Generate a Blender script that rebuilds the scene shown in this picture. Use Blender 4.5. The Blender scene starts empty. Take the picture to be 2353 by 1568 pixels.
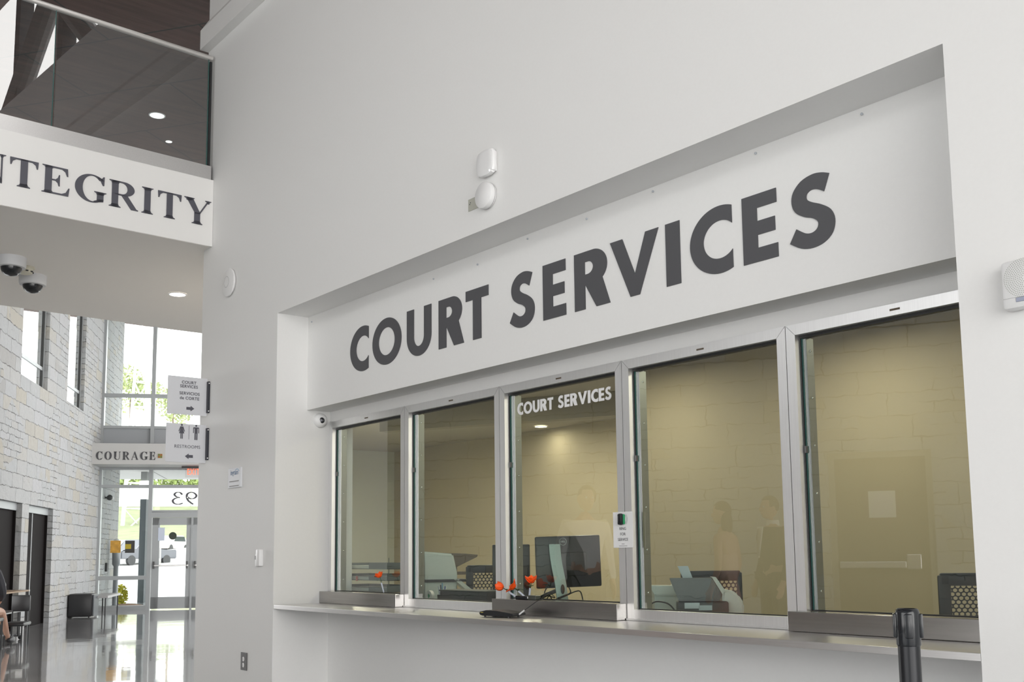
import bpy, bmesh, math, random
from mathutils import Vector, Matrix, Euler, noise
random.seed(7)
SC = bpy.context.scene
# ------------------------------------------------------------------ camera
# World: main wall face is y=0, x grows to the right, z up, floor z=0, metres.
FPX, CX, CY = 2400.0, 1176.5, 988.76
YAW, PITCH, ROLL = 0.6811, 0.1176, -0.0112
CAM = Vector((0, -3.3, 1.15))
def _axes():
    f = Vector((-math.cos(YAW)*math.cos(PITCH), math.sin(YAW)*math.cos(PITCH), math.sin(PITCH)))
    r = f.cross(Vector((0, 0, 1))).normalized(); u = r.cross(f)
    c, s = math.cos(ROLL), math.sin(ROLL)
    return c*r+s*u, -s*r+c*u, f
AR, AU, AF = _axes()
cd = bpy.data.cameras.new('camera'); cam = bpy.data.objects.new('camera', cd); SC.collection.objects.link(cam)
cam.matrix_world = Matrix.Translation(CAM) @ Matrix((AR, AU, -AF)).transposed().to_4x4()
cd.sensor_width = 36; cd.lens = FPX/2353*36; cd.shift_y = (CY-784)/2353; cd.clip_start = .05; cd.clip_end = 600
SC.camera = cam
# ------------------------------------------------------------------ world, light, exposure
W = bpy.data.worlds.new('overcast_sky'); SC.world = W; W.use_nodes = True
nt = W.node_tree; nt.nodes.clear()
out = nt.nodes.new('ShaderNodeOutputWorld'); bg = nt.nodes.new('ShaderNodeBackground')
tc = nt.nodes.new('ShaderNodeTexCoord'); sx = nt.nodes.new('ShaderNodeSeparateXYZ'); cr = nt.nodes.new('ShaderNodeValToRGB')
nt.links.new(tc.outputs['Generated'], sx.inputs[0]); nt.links.new(sx.outputs['Z'], cr.inputs[0])
cr.color_ramp.elements[0].position = 0.0; cr.color_ramp.elements[0].color = (1, .995, .985, 1)
cr.color_ramp.elements[1].position = .8; cr.color_ramp.elements[1].color = (.95, .975, 1, 1)
# the sky is a little brighter toward +x, added to lift faces turned there
mxw = nt.nodes.new('ShaderNodeMix'); mxw.data_type = 'RGBA'; mrw = nt.nodes.new('ShaderNodeMapRange'); mrw.inputs[1].default_value = .1; mrw.inputs[2].default_value = .9
nt.links.new(sx.outputs['X'], mrw.inputs[0]); nt.links.new(mrw.outputs[0], mxw.inputs[0]); nt.links.new(cr.outputs[0], mxw.inputs[6]); mxw.inputs[7].default_value = (1.35, 1.33, 1.30, 1)
nt.links.new(mxw.outputs[2], bg.inputs[0]); bg.inputs[1].default_value = 2.6
nt.links.new(bg.outputs[0], out.inputs[0])
def area(name, loc, rot, sx_, sy_, power=0, portal=False, col=(1, 1, 1)):
    l = bpy.data.lights.new(name, 'AREA'); l.shape = 'RECTANGLE'; l.size = sx_; l.size_y = sy_; l.energy = power; l.color = col
    if portal: l.cycles.is_portal = True
    o = bpy.data.objects.new(name, l); SC.collection.objects.link(o); o.location = loc; o.rotation_euler = rot
    return o
SC.view_settings.view_transform = 'Standard'; SC.view_settings.look = 'None'
SC.view_settings.exposure = 0.90; SC.view_settings.gamma = 1; SC.view_settings.use_curve_mapping = False
SC.cycles.max_bounces = 10; SC.cycles.diffuse_bounces = 6; SC.cycles.transparent_max_bounces = 24
SC.cycles.caustics_reflective = False; SC.cycles.caustics_refractive = False
SC.cycles.sample_clamp_indirect = 6
# ------------------------------------------------------------------ pixel rays of the photograph -> points on real planes
def ray(x, y): return AF*FPX + AR*(x-CX) - AU*(y-CY)
def onY(x, y, Y=0.0): d = ray(x, y); return CAM + d*((Y-CAM.y)/d.y)
def onX(x, y, X=0.0): d = ray(x, y); return CAM + d*((X-CAM.x)/d.x)
def onZ(x, y, Z=0.0): d = ray(x, y); return CAM + d*((Z-CAM.z)/d.z)
def onP(x, y, pt, n): d = ray(x, y); return CAM + d*((Vector(pt)-CAM).dot(n)/d.dot(n))
def dep(x, y, t): return CAM + ray(x, y)*(t/FPX)
# ------------------------------------------------------------------ materials
MATS = {}
def mat(name, col, rough=.5, metal=0, spec=.5, noise=None, bump=None, emit=None, estr=1, coat=0, alpha=None):
    if name in MATS: return MATS[name]
    m = bpy.data.materials.new(name); m.use_nodes = True; n = m.node_tree; b = n.nodes['Principled BSDF']
    b.inputs['Base Color'].default_value = (*col, 1); b.inputs['Roughness'].default_value = rough
    b.inputs['Metallic'].default_value = metal; b.inputs['Specular IOR Level'].default_value = spec
    b.inputs['Coat Weight'].default_value = coat
    if emit: b.inputs['Emission Color'].default_value = (*emit, 1); b.inputs['Emission Strength'].default_value = estr
    if noise:  # (scale, amount, stretch)
        sc, am, st = noise
        t = n.nodes.new('ShaderNodeTexCoord'); mp = n.nodes.new('ShaderNodeMapping'); mp.inputs['Scale'].default_value = st
        nz = n.nodes.new('ShaderNodeTexNoise'); nz.inputs['Scale'].default_value = sc; nz.inputs['Detail'].default_value = 4
        mx = n.nodes.new('ShaderNodeMix'); mx.data_type = 'RGBA'
        mx.inputs[6].default_value = (*[max(0, c*(1-am)) for c in col], 1); mx.inputs[7].default_value = (*[min(1, c*(1+am)) for c in col], 1)
        n.links.new(t.outputs['Object'], mp.inputs[0]); n.links.new(mp.outputs[0], nz.inputs[0])
        n.links.new(nz.outputs[0], mx.inputs[0]); n.links.new(mx.outputs[2], b.inputs['Base Color'])
        if bump:
            bp = n.nodes.new('ShaderNodeBump'); bp.inputs['Strength'].default_value = bump; bp.inputs['Distance'].default_value = .01
            n.links.new(nz.outputs[0], bp.inputs['Height']); n.links.new(bp.outputs[0], b.inputs['Normal'])
    MATS[name] = m; return m
def glass(name, tint, ior=1.5, extra=0.0):
    if name in MATS: return MATS[name]
    m = bpy.data.materials.new(name); m.use_nodes = True; n = m.node_tree; n.nodes.clear()
    o = n.nodes.new('ShaderNodeOutputMaterial'); mx = n.nodes.new('ShaderNodeMixShader')
    tr = n.nodes.new('ShaderNodeBsdfTransparent'); gl = n.nodes.new('ShaderNodeBsdfGlossy'); fr = n.nodes.new('ShaderNodeFresnel')
    ge = n.nodes.new('ShaderNodeNewGeometry'); inv = n.nodes.new('ShaderNodeMath'); inv.operation = 'SUBTRACT'; inv.inputs[0].default_value = 1
    ml = n.nodes.new('ShaderNodeMath'); ml.operation = 'MULTIPLY_ADD'; ml.inputs[2].default_value = 0
    ad = n.nodes.new('ShaderNodeMath'); ad.operation = 'ADD'; ad.inputs[1].default_value = extra
    tr.inputs[0].default_value = (*tint, 1); gl.inputs['Roughness'].default_value = 0.0
    fr.inputs[0].default_value = ior
    n.links.new(ge.outputs['Backfacing'], inv.inputs[1]); n.links.new(fr.outputs[0], ad.inputs[0])
    n.links.new(ad.outputs[0], ml.inputs[0]); n.links.new(inv.outputs[0], ml.inputs[1])
    n.links.new(ml.outputs[0], mx.inputs[0]); n.links.new(tr.outputs[0], mx.inputs[1]); n.links.new(gl.outputs[0], mx.inputs[2])
    n.links.new(mx.outputs[0], o.inputs[0]); MATS[name] = m; return m
PAINT = mat('white_wall_paint', (.80, .80, .79), .6, noise=(60, .015, (1, 1, 1)), bump=.04)
LINEN = mat('balcony_paint', (.82, .815, .80), .6)
SOFF = mat('soffit_paint', (.80, .775, .735), .7)
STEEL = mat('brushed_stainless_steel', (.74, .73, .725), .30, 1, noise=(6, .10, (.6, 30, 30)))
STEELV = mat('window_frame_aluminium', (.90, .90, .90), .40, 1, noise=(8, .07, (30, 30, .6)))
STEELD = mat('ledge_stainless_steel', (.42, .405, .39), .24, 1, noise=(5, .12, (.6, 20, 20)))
ALU = mat('storefront_aluminium', (.42, .44, .45), .45, .5)
GASK = mat('black_rubber', (.012, .013, .013), .5)
EDGE = mat('green_glass_edge', (.03, .10, .09), .15)
BLACK = mat('black_plastic', (.018, .019, .021), .38)
BLACKG = mat('glossy_black_plastic', (.012, .014, .017), .18)
CHAIRM = mat('chair_dark_plastic', (.022, .027, .035), .5)
LETTER = mat('charcoal_vinyl', (.075, .075, .082), .5)
LETTERS = mat('slate_sign_letter', (.085, .085, .105), .45)
WHITEP = mat('white_plastic', (.80, .80, .80), .35)
WHITEL = mat('white_vinyl', (.80, .80, .80), .5)
OFFW = mat('office_device_white', (.62, .68, .66), .4)
SILV = mat('silver_plastic', (.42, .52, .50), .35, .3)
ORANGE = mat('orange_silk_petal', (1.0, .12, .012), .5)
RED = mat('red_plastic', (.55, .02, .02), .4)
LEAF = mat('dark_green_silk_leaf', (.02, .06, .02), .5)
TAPE = mat('pale_blue_pen_tape', (.55, .60, .70), .35)
SKIN = mat('skin', (.55, .33, .24), .5)
TAN = mat('office_tan_paint', (.44, .38, .27), .7, noise=(2, .03, (1, 1, 1)))
TANG = mat('office_grey_green_paint', (.62, .65, .58), .7)
DOORP = mat('door_brown_paint', (.17, .13, .09), .5)
DARKB = mat('dark_bronze_door', (.010, .008, .008), .7, spec=.15)
WIREGREY = mat('smoked_tray_plastic', (.10, .13, .13), .25)
SIGNW = mat('sign_panel_white', (.66, .67, .70), .45)
DKBR = mat('dark_bracket_metal', (.03, .032, .042), .4, .3)
# stone ashlar
def stone_mat(name, tone=1.0):
    m = bpy.data.materials.new(name); m.use_nodes = True; n = m.node_tree; b = n.nodes['Principled BSDF']; b.inputs['Roughness'].default_value = .85
    N = n.nodes.new; L = n.links.new
    tc = N('ShaderNodeTexCoord'); sp = N('ShaderNodeSeparateXYZ'); cb = N('ShaderNodeCombineXYZ'); L(tc.outputs['Object'], sp.inputs[0])
    ns = N('ShaderNodeTexNoise'); ns.inputs['Scale'].default_value = 1.3; L(tc.outputs['Object'], ns.inputs[0])
    L(sp.outputs['X'], cb.inputs[0]); L(sp.outputs['Z'], cb.inputs[1])
    dst = N('ShaderNodeTexNoise'); dst.inputs['Scale'].default_value = 9; L(tc.outputs['Object'], dst.inputs[0])
    vs = N('ShaderNodeVectorMath'); vs.operation = 'MULTIPLY_ADD'; vs.inputs[1].default_value = (.07, .06, 0); L(dst.outputs['Color'], vs.inputs[0]); L(cb.outputs[0], vs.inputs[2])
    def brick(w, h, off, seedx):
        ad = N('ShaderNodeVectorMath'); ad.operation = 'ADD'; ad.inputs[1].default_value = (seedx, seedx*.37, 0); L(vs.outputs[0], ad.inputs[0])
        k = N('ShaderNodeTexBrick'); k.inputs['Scale'].default_value = 1; k.inputs['Brick Width'].default_value = w; k.inputs['Row Height'].default_value = h
        k.offset = off; k.inputs['Mortar Size'].default_value = .007; k.inputs['Mortar Smooth'].default_value = .5; k.inputs['Bias'].default_value = 0
        k.squash = 1.5; k.squash_frequency = 3
        k.inputs['Color1'].default_value = (.0, .0, .0, 1); k.inputs['Color2'].default_value = (1, 1, 1, 1); k.inputs['Mortar'].default_value = (.5, .5, .5, 1)
        L(ad.outputs[0], k.inputs['Vector']); return k
    k1 = brick(.62, .23, .37, 0); k2 = brick(.36, .115, .5, 3.1)
    # pick course style by a coarse mask so that some zones have thin stones
    vm = N('ShaderNodeTexVoronoi'); vm.inputs['Scale'].default_value = 1.3; L(cb.outputs[0], vm.inputs[0])
    vr = N('ShaderNodeSeparateColor'); L(vm.outputs['Color'], vr.inputs[0])
    gt = N('ShaderNodeMath'); gt.operation = 'GREATER_THAN'; gt.inputs[1].default_value = .62; L(vr.outputs[0], gt.inputs[0])
    mc = N('ShaderNodeMix'); mc.data_type = 'RGBA'; L(gt.outputs[0], mc.inputs[0]); L(k1.outputs['Color'], mc.inputs[6]); L(k2.outputs['Color'], mc.inputs[7])
    mf = N('ShaderNodeMix'); mf.data_type = 'FLOAT'; L(gt.outputs[0], mf.inputs[0]); L(k1.outputs['Fac'], mf.inputs[2]); L(k2.outputs['Fac'], mf.inputs[3])
    rp = N('ShaderNodeValToRGB'); e = rp.color_ramp.elements
    e[0].position = 0; e[0].color = (.48*tone, .485*tone, .485*tone, 1); e[1].position = 1; e[1].color = (.56*tone, .57*tone, .585*tone, 1)
    x = e.new(.12); x.color = (.54*tone, .52*tone, .46*tone, 1); x = e.new(.22); x.color = (.55*tone, .555*tone, .55*tone, 1); x = e.new(.75); x.color = (.52*tone, .54*tone, .55*tone, 1)
    L(mc.outputs[2], rp.inputs[0])
    st = N('ShaderNodeValToRGB'); st.color_ramp.elements[0].position = .62; st.color_ramp.elements[0].color = (1, 1, 1, 1)
    st.color_ramp.elements[1].position = .78; st.color_ramp.elements[1].color = (.95, .89, .76, 1); L(ns.outputs[0], st.inputs[0])
    mu = N('ShaderNodeMix'); mu.data_type = 'RGBA'; mu.blend_type = 'MULTIPLY'; mu.inputs[0].default_value = 1; L(rp.outputs[0], mu.inputs[6]); L(st.outputs[0], mu.inputs[7])
    # broken mortar lines: visible only in places
    mk = N('ShaderNodeTexNoise'); mk.inputs['Scale'].default_value = 4; L(tc.outputs['Object'], mk.inputs[0])
    mr = N('ShaderNodeMapRange'); mr.inputs[1].default_value = .40; mr.inputs[2].default_value = .60; L(mk.outputs[0], mr.inputs[0])
    mm = N('ShaderNodeMath'); mm.operation = 'MULTIPLY'; L(mr.outputs[0], mm.inputs[0]); L(mf.outputs[0], mm.inputs[1])
    mo = N('ShaderNodeMix'); mo.data_type = 'RGBA'; mo.inputs[7].default_value = (.20*tone, .20*tone, .19*tone, 1); L(mm.outputs[0], mo.inputs[0]); L(mu.outputs[2], mo.inputs[6])
    L(mo.outputs[2], b.inputs['Base Color'])
    hn = N('ShaderNodeTexNoise'); hn.inputs['Scale'].default_value = 7; hn.inputs['Detail'].default_value = 6; L(tc.outputs['Object'], hn.inputs[0])
    hm = N('ShaderNodeMath'); hm.operation = 'MULTIPLY_ADD'; hm.inputs[1].default_value = -1.0; L(mf.outputs[0], hm.inputs[0]); L(hn.outputs[0], hm.inputs[2])
    bp = N('ShaderNodeBump'); bp.inputs['Strength'].default_value = .9; bp.inputs['Distance'].default_value = .04; L(hm.outputs[0], bp.inputs['Height']); L(bp.outputs[0], b.inputs['Normal'])
    return m
STONE = stone_mat('limestone_ashlar', .78)
def wood_mat():
    m = bpy.data.materials.new('dark_walnut_ceiling'); m.use_nodes = True; n = m.node_tree; b = n.nodes['Principled BSDF']; b.inputs['Roughness'].default_value = .55
    N = n.nodes.new; L = n.links.new
    tc = N('ShaderNodeTexCoord'); mp = N('ShaderNodeMapping'); mp.inputs['Rotation'].default_value = (0, 0, math.radians(-35)); mp.inputs['Scale'].default_value = (5, .5, 1)
    nz = N('ShaderNodeTexNoise'); nz.inputs['Scale'].default_value = 2.2; nz.inputs['Detail'].default_value = 7; nz.inputs['Roughness'].default_value = .65
    rp = N('ShaderNodeValToRGB'); rp.color_ramp.elements[0].position = .3; rp.color_ramp.elements[0].color = (.045, .019, .014, 1)
    rp.color_ramp.elements[1].position = .72; rp.color_ramp.elements[1].color = (.125, .060, .046, 1)
    L(tc.outputs['Object'], mp.inputs[0]); L(mp.outputs[0], nz.inputs[0]); L(nz.outputs[0], rp.inputs[0])
    k = N('ShaderNodeTexBrick'); k.inputs['Scale'].default_value = 1; k.inputs['Brick Width'].default_value = 2.4; k.inputs['Row Height'].default_value = 1.2; k.inputs['Mortar Size'].default_value = .012
    m2 = N('ShaderNodeMapping'); m2.inputs['Rotation'].default_value = (0, 0, math.radians(-35)); L(tc.outputs['Object'], m2.inputs[0]); L(m2.outputs[0], k.inputs['Vector'])
    mx = N('ShaderNodeMix'); mx.data_type = 'RGBA'; L(k.outputs['Fac'], mx.inputs[0]); L(rp.outputs[0], mx.inputs[6]); mx.inputs[7].default_value = (.008, .006, .006, 1)
    L(mx.outputs[2], b.inputs['Base Color']); return m
WOOD = wood_mat()
def floor_mat():
    m = bpy.data.materials.new('polished_concrete'); m.use_nodes = True; n = m.node_tree; b = n.nodes['Principled BSDF']
    N = n.nodes.new; L = n.links.new
    tc = N('ShaderNodeTexCoord'); nz = N('ShaderNodeTexNoise'); nz.inputs['Scale'].default_value = 1.1; nz.inputs['Detail'].default_value = 8
    rp = N('ShaderNodeValToRGB'); rp.color_ramp.elements[0].position = .3; rp.color_ramp.elements[0].color = (.33, .335, .34, 1)
    rp.color_ramp.elements[1].position = .7; rp.color_ramp.elements[1].color = (.48, .485, .49, 1)
    L(tc.outputs['Object'], nz.inputs[0]); L(nz.outputs[0], rp.inputs[0]); L(rp.outputs[0], b.inputs['Base Color'])
    b.inputs['Roughness'].default_value = .07; b.inputs['Specular IOR Level'].default_value = .9; b.inputs['Coat Weight'].default_value = .5; b.inputs['Coat Roughness'].default_value = .04
    n2 = N('ShaderNodeTexNoise'); n2.inputs['Scale'].default_value = 1.6; n2.inputs['Detail'].default_value = 2; L(tc.outputs['Object'], n2.inputs[0])
    bp = N('ShaderNodeBump'); bp.inputs['Strength'].default_value = .10; bp.inputs['Distance'].default_value = .02; L(n2.outputs[0], bp.inputs['Height']); L(bp.outputs[0], b.inputs['Normal']); L(bp.outputs[0], b.inputs['Coat Normal'])
    return m
FLOOR = floor_mat()
TELLER = glass('teller_glass', (.90, .945, .915), 2.05, .03)
RAILG = glass('railing_glass', (.82, .85, .85), 1.5, .12)
CLEAR = glass('clear_glass', (.95, .97, .96), 1.45)
# ------------------------------------------------------------------ mesh helpers
def new_bm(): return bmesh.new()
def box(bm, a, b, bev=0, M=None):
    a, b = Vector(a), Vector(b); lo = Vector((min(a[i], b[i]) for i in range(3))); hi = Vector((max(a[i], b[i]) for i in range(3)))
    r = bmesh.ops.create_cube(bm, size=1); vs = r['verts']
    for v in vs: v.co = Vector((lo[i]+(v.co[i]+.5)*(hi[i]-lo[i]) for i in range(3)))
    if bev:
        es = list({e for v in vs for e in v.link_edges}); rr = bmesh.ops.bevel(bm, geom=es, offset=bev, segments=2, affect='EDGES', profile=.5)
        vs = list({v for f in rr['faces'] for v in f.verts} | {v for v in vs if v.is_valid})
    if M is not None:
        vv = set(vs)
        for v in list(vv):
            for f in v.link_faces: vv |= set(f.verts)
        bmesh.ops.transform(bm, matrix=M, verts=list(vv))
    return bm
def tube(bm, p0, p1, r0, r1=None, seg=16, cap=True):
    p0, p1 = Vector(p0), Vector(p1); r1 = r0 if r1 is None else r1; d = p1-p0
    M = Matrix.Translation((p0+p1)/2) @ d.to_track_quat('Z', 'Y').to_matrix().to_4x4()
    bmesh.ops.create_cone(bm, cap_ends=cap, segments=seg, radius1=r0, radius2=r1, depth=d.length, matrix=M); return bm
def path(bm, pts, r, seg=8):
    pts = [Vector(p) for p in pts]; rings = []
    up = None
    for i, p in enumerate(pts):
        t = (pts[min(i+1, len(pts)-1)]-pts[max(i-1, 0)]).normalized()
        if up is None: up = t.orthogonal().normalized()
        up = (up-t*up.dot(t)).normalized(); s = t.cross(up)
        rr = r[i] if isinstance(r, (list, tuple)) else r
        rings.append([bm.verts.new(p+(up*math.cos(a)+s*math.sin(a))*rr) for a in [2*math.pi*k/seg for k in range(seg)]])
    for a, b in zip(rings, rings[1:]):
        for k in range(seg): bm.faces.new((a[k], a[(k+1) % seg], b[(k+1) % seg], b[k]))
    bm.faces.new(rings[0][::-1]); bm.faces.new(rings[-1]); return bm
def smooth_pts(pts, n=6):
    pts = [Vector(p) for p in pts]; o = []
    for i in range(len(pts)-1):
        p0, p1, p2, p3 = pts[max(i-1, 0)], pts[i], pts[i+1], pts[min(i+2, len(pts)-1)]
        for k in range(n):
            t = k/n; o.append(.5*((2*p1)+(p2-p0)*t+(2*p0-5*p1+4*p2-p3)*t*t+(3*p1-p0-3*p2+p3)*t**3))
    o.append(pts[-1]); return o
def lathe(bm, prof, seg=32, M=None):
    rings = []
    for r, z in prof:
        rings.append([bm.verts.new((r*math.cos(2*math.pi*k/seg), r*math.sin(2*math.pi*k/seg), z)) for k in range(seg)] if r > 1e-6 else [bm.verts.new((0, 0, z))])
    for a, b in zip(rings, rings[1:]):
        for k in range(seg):
            q = (k+1) % seg
            if len(a) == 1 and len(b) == 1: continue
            if len(a) == 1: bm.faces.new((a[0], b[k], b[q]))
            elif len(b) == 1: bm.faces.new((a[k], a[q], b[0]))
            else: bm.faces.new((a[k], a[q], b[q], b[k]))
    if M is not None: bmesh.ops.transform(bm, matrix=M, verts=[v for r in rings for v in r])
    return bm
def prism(bm, pts, vec):
    """closed polygon (3D points) swept by vec"""
    vec = Vector(vec); a = [bm.verts.new(Vector(p)) for p in pts]; b = [bm.verts.new(Vector(p)+vec) for p in pts]
    n = len(a); bm.faces.new(a[::-1]); bm.faces.new(b)
    for i in range(n): bm.faces.new((a[i], a[(i+1) % n], b[(i+1) % n], b[i]))
    return bm
def hexa(bm, q, n):
    """block standing on quad q (4 pts) swept by n"""
    return prism(bm, q, n)
def ball(bm, c, r, sc=(1, 1, 1), u=20, v=12, M=None):
    m = Matrix.Translation(Vector(c)) @ (M or Matrix.Identity(4)) @ Matrix.Diagonal((*sc, 1))
    bmesh.ops.create_uvsphere(bm, u_segments=u, v_segments=v, radius=r, matrix=m); return bm
def mk(name, bm, m, parent=None, smooth=False, loc=None):
    bmesh.ops.recalc_face_normals(bm, faces=bm.faces)
    me = bpy.data.meshes.new(name); bm.to_mesh(me); bm.free()
    me.materials.append(m)
    if smooth:
        for p in me.polygons: p.use_smooth = True
        try: me.set_sharp_from_angle(angle=math.radians(38))
        except Exception: pass
    o = bpy.data.objects.new(name, me); SC.collection.objects.link(o)
    if parent is not None:
        o.parent = parent
        o.matrix_parent_inverse = parent.matrix_world.inverted() if parent.type != 'EMPTY' else Matrix.Translation(-parent.location)
    return o
def rebase(o):
    """move a mesh object's origin to the middle of its own bottom"""
    vs = o.data.vertices; lo = [min(v.co[i] for v in vs) for i in range(3)]; hi = [max(v.co[i] for v in vs) for i in range(3)]
    c = Vector(((lo[0]+hi[0])/2, (lo[1]+hi[1])/2, lo[2])); o.data.transform(Matrix.Translation(-c)); o.location = c; return o
def tag(o, label, cat, group=None, kind=None):
    o['label'] = label; o['category'] = cat
    if group: o['group'] = group
    if kind: o['kind'] = kind
    return o
def thing(name, loc, label, cat, group=None, kind=None):
    o = bpy.data.objects.new(name, None); SC.collection.objects.link(o); o.location = Vector(loc); o.empty_display_size = .1
    return tag(o, label, cat, group, kind)
def struct(name, bm, m, label=None, smooth=False):
    o = mk(name, bm, m, smooth=smooth); o['kind'] = 'structure'
    if label: o['label'] = label
    return o
def single(name, bm, m, label, cat, group=None, smooth=False):
    return tag(mk(name, bm, m, smooth=smooth), label, cat, group)
def xform(o, M):
    o.data.transform(M); return o
# frame matrix: local x -> ux, local y -> uy, local z -> uz at origin
def frame(o, ux, uy, uz):
    return Matrix.Translation(Vector(o)) @ Matrix((Vector(ux), Vector(uy), Vector(uz))).transposed().to_4x4()
# ------------------------------------------------------------------ lettering
def curve_mesh(loops, depth):
    cu = bpy.data.curves.new('tmp', 'CURVE'); cu.dimensions = '2D'; cu.fill_mode = 'BOTH'; cu.extrude = depth
    for lp in loops:
        s = cu.splines.new('POLY'); s.points.add(len(lp)-1)
        for p, q in zip(s.points, lp): p.co = (q[0], q[1], 0, 1)
        s.use_cyclic_u = True
    o = bpy.data.objects.new('tmp', cu); SC.collection.objects.link(o)
    me = bpy.data.meshes.new_from_object(o.evaluated_get(bpy.context.evaluated_depsgraph_get()))
    bpy.data.objects.remove(o); bpy.data.curves.remove(cu); return me
def shapes_obj(name, shapes, m, M, parent, depth):
    bm = new_bm()
    for loops in shapes:
        me = curve_mesh(loops, depth); bm.from_mesh(me); bpy.data.meshes.remove(me)
    bmesh.ops.transform(bm, matrix=M, verts=bm.verts)
    return mk(name, bm, m, parent)
def arc(cx, cy, rx, ry, a0, a1, n=28):
    return [(cx+rx*math.cos(math.radians(a0+(a1-a0)*i/n)), cy+ry*math.sin(math.radians(a0+(a1-a0)*i/n))) for i in range(n+1)]
def sans(ch, w):
    """geometric bold capital in a box w x 1"""
    s, a = .265, .205
    if ch == 'I': return [[[(0, 0), (w, 0), (w, 1), (0, 1)]]]
    if ch == 'O':
        return [[arc(w/2, .5, w/2, .515, 0, 360, 56)[:-1], arc(w/2, .5, w/2-s*.98, .515-a*1.02, 360, 0, 48)[:-1]]]
    if ch == 'C':
        W_ = w/.70; cx = W_/2; t = math.degrees(math.acos((w-cx)/cx)); ri = cx-s; ti = math.degrees(math.acos(min(1, (w-cx)/ri)))
        return [[arc(cx, .5, cx, .515, t, 360-t, 44)+arc(cx, .5, ri, .515-a*1.1, 360-ti, ti, 40)]]
    if ch == 'U':
        ro = w/2; ri = w/2-s
        return [[[(0, 1), (0, .40)]+arc(w/2, .40, ro, .415, 180, 360, 24)+[(w, 1), (w-s, 1), (w-s, .40)]+arc(w/2, .40, ri, .415-a, 360, 180, 20)+[(s, .40), (s, 1)]]]
    if ch == 'R':
        bw = w*.93; ry = .295; cy = 1-ry; x0 = bw-.33
        body = [(0, 0), (0, 1), (x0, 1)]+arc(x0, cy, .33, ry, 90, -50, 22)+[(w, 0), (w-s*1.25, 0), (s+.01, .415), (s, .415), (s, 0)]
        hole = [(s, .60), (s+.07, .60)]+arc(s+.07, .71, .135, .11, -90, 90, 14)+[(s, .82)]
        return [[body, hole]]
    if ch == 'T':
        return [[[(w/2-s/2, 0), (w/2+s/2, 0), (w/2+s/2, 1-a), (w, 1-a), (w, 1), (0, 1), (0, 1-a), (w/2-s/2, 1-a)]]]
    if ch == 'E':
        return [[[(0, 0), (w, 0), (w, a), (s, a), (s, .395), (w*.94, .395), (w*.94, .395+a), (s, .395+a), (s, 1-a), (w, 1-a), (w, 1), (0, 1)]]]
    if ch == 'V':
        return [[[(w*.41, 0), (w*.60, 0), (w, 1), (w-s*1.08, 1), (w*.51, .36), (s*1.08, 1), (0, 1)]]]
    if ch == 'S':
        A_ = [(.89, .955), (.73, 1.0), (.54, 1.015), (.30, .965), (.13, .84), (.09, .69), (.16, .55), (.33, .455), (.51, .40), (.62, .33), (.605, .245), (.50, .20), (.36, .215), (.17, .31)]
        B_ = [(.77, .725), (.63, .785), (.51, .80), (.42, .76), (.415, .685), (.52, .625), (.71, .555), (.89, .45), (.965, .30), (.91, .13), (.73, .02), (.49, -.015), (.25, .02), (.02, .125)]
        f = lambda P: [(p.x*w, p.y) for p in smooth_pts([Vector((x, y, 0)) for x, y in P], 4)]
        lft, rgt = f(A_), f(B_)
        return [[lft+rgt[::-1]]]
    return []
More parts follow.
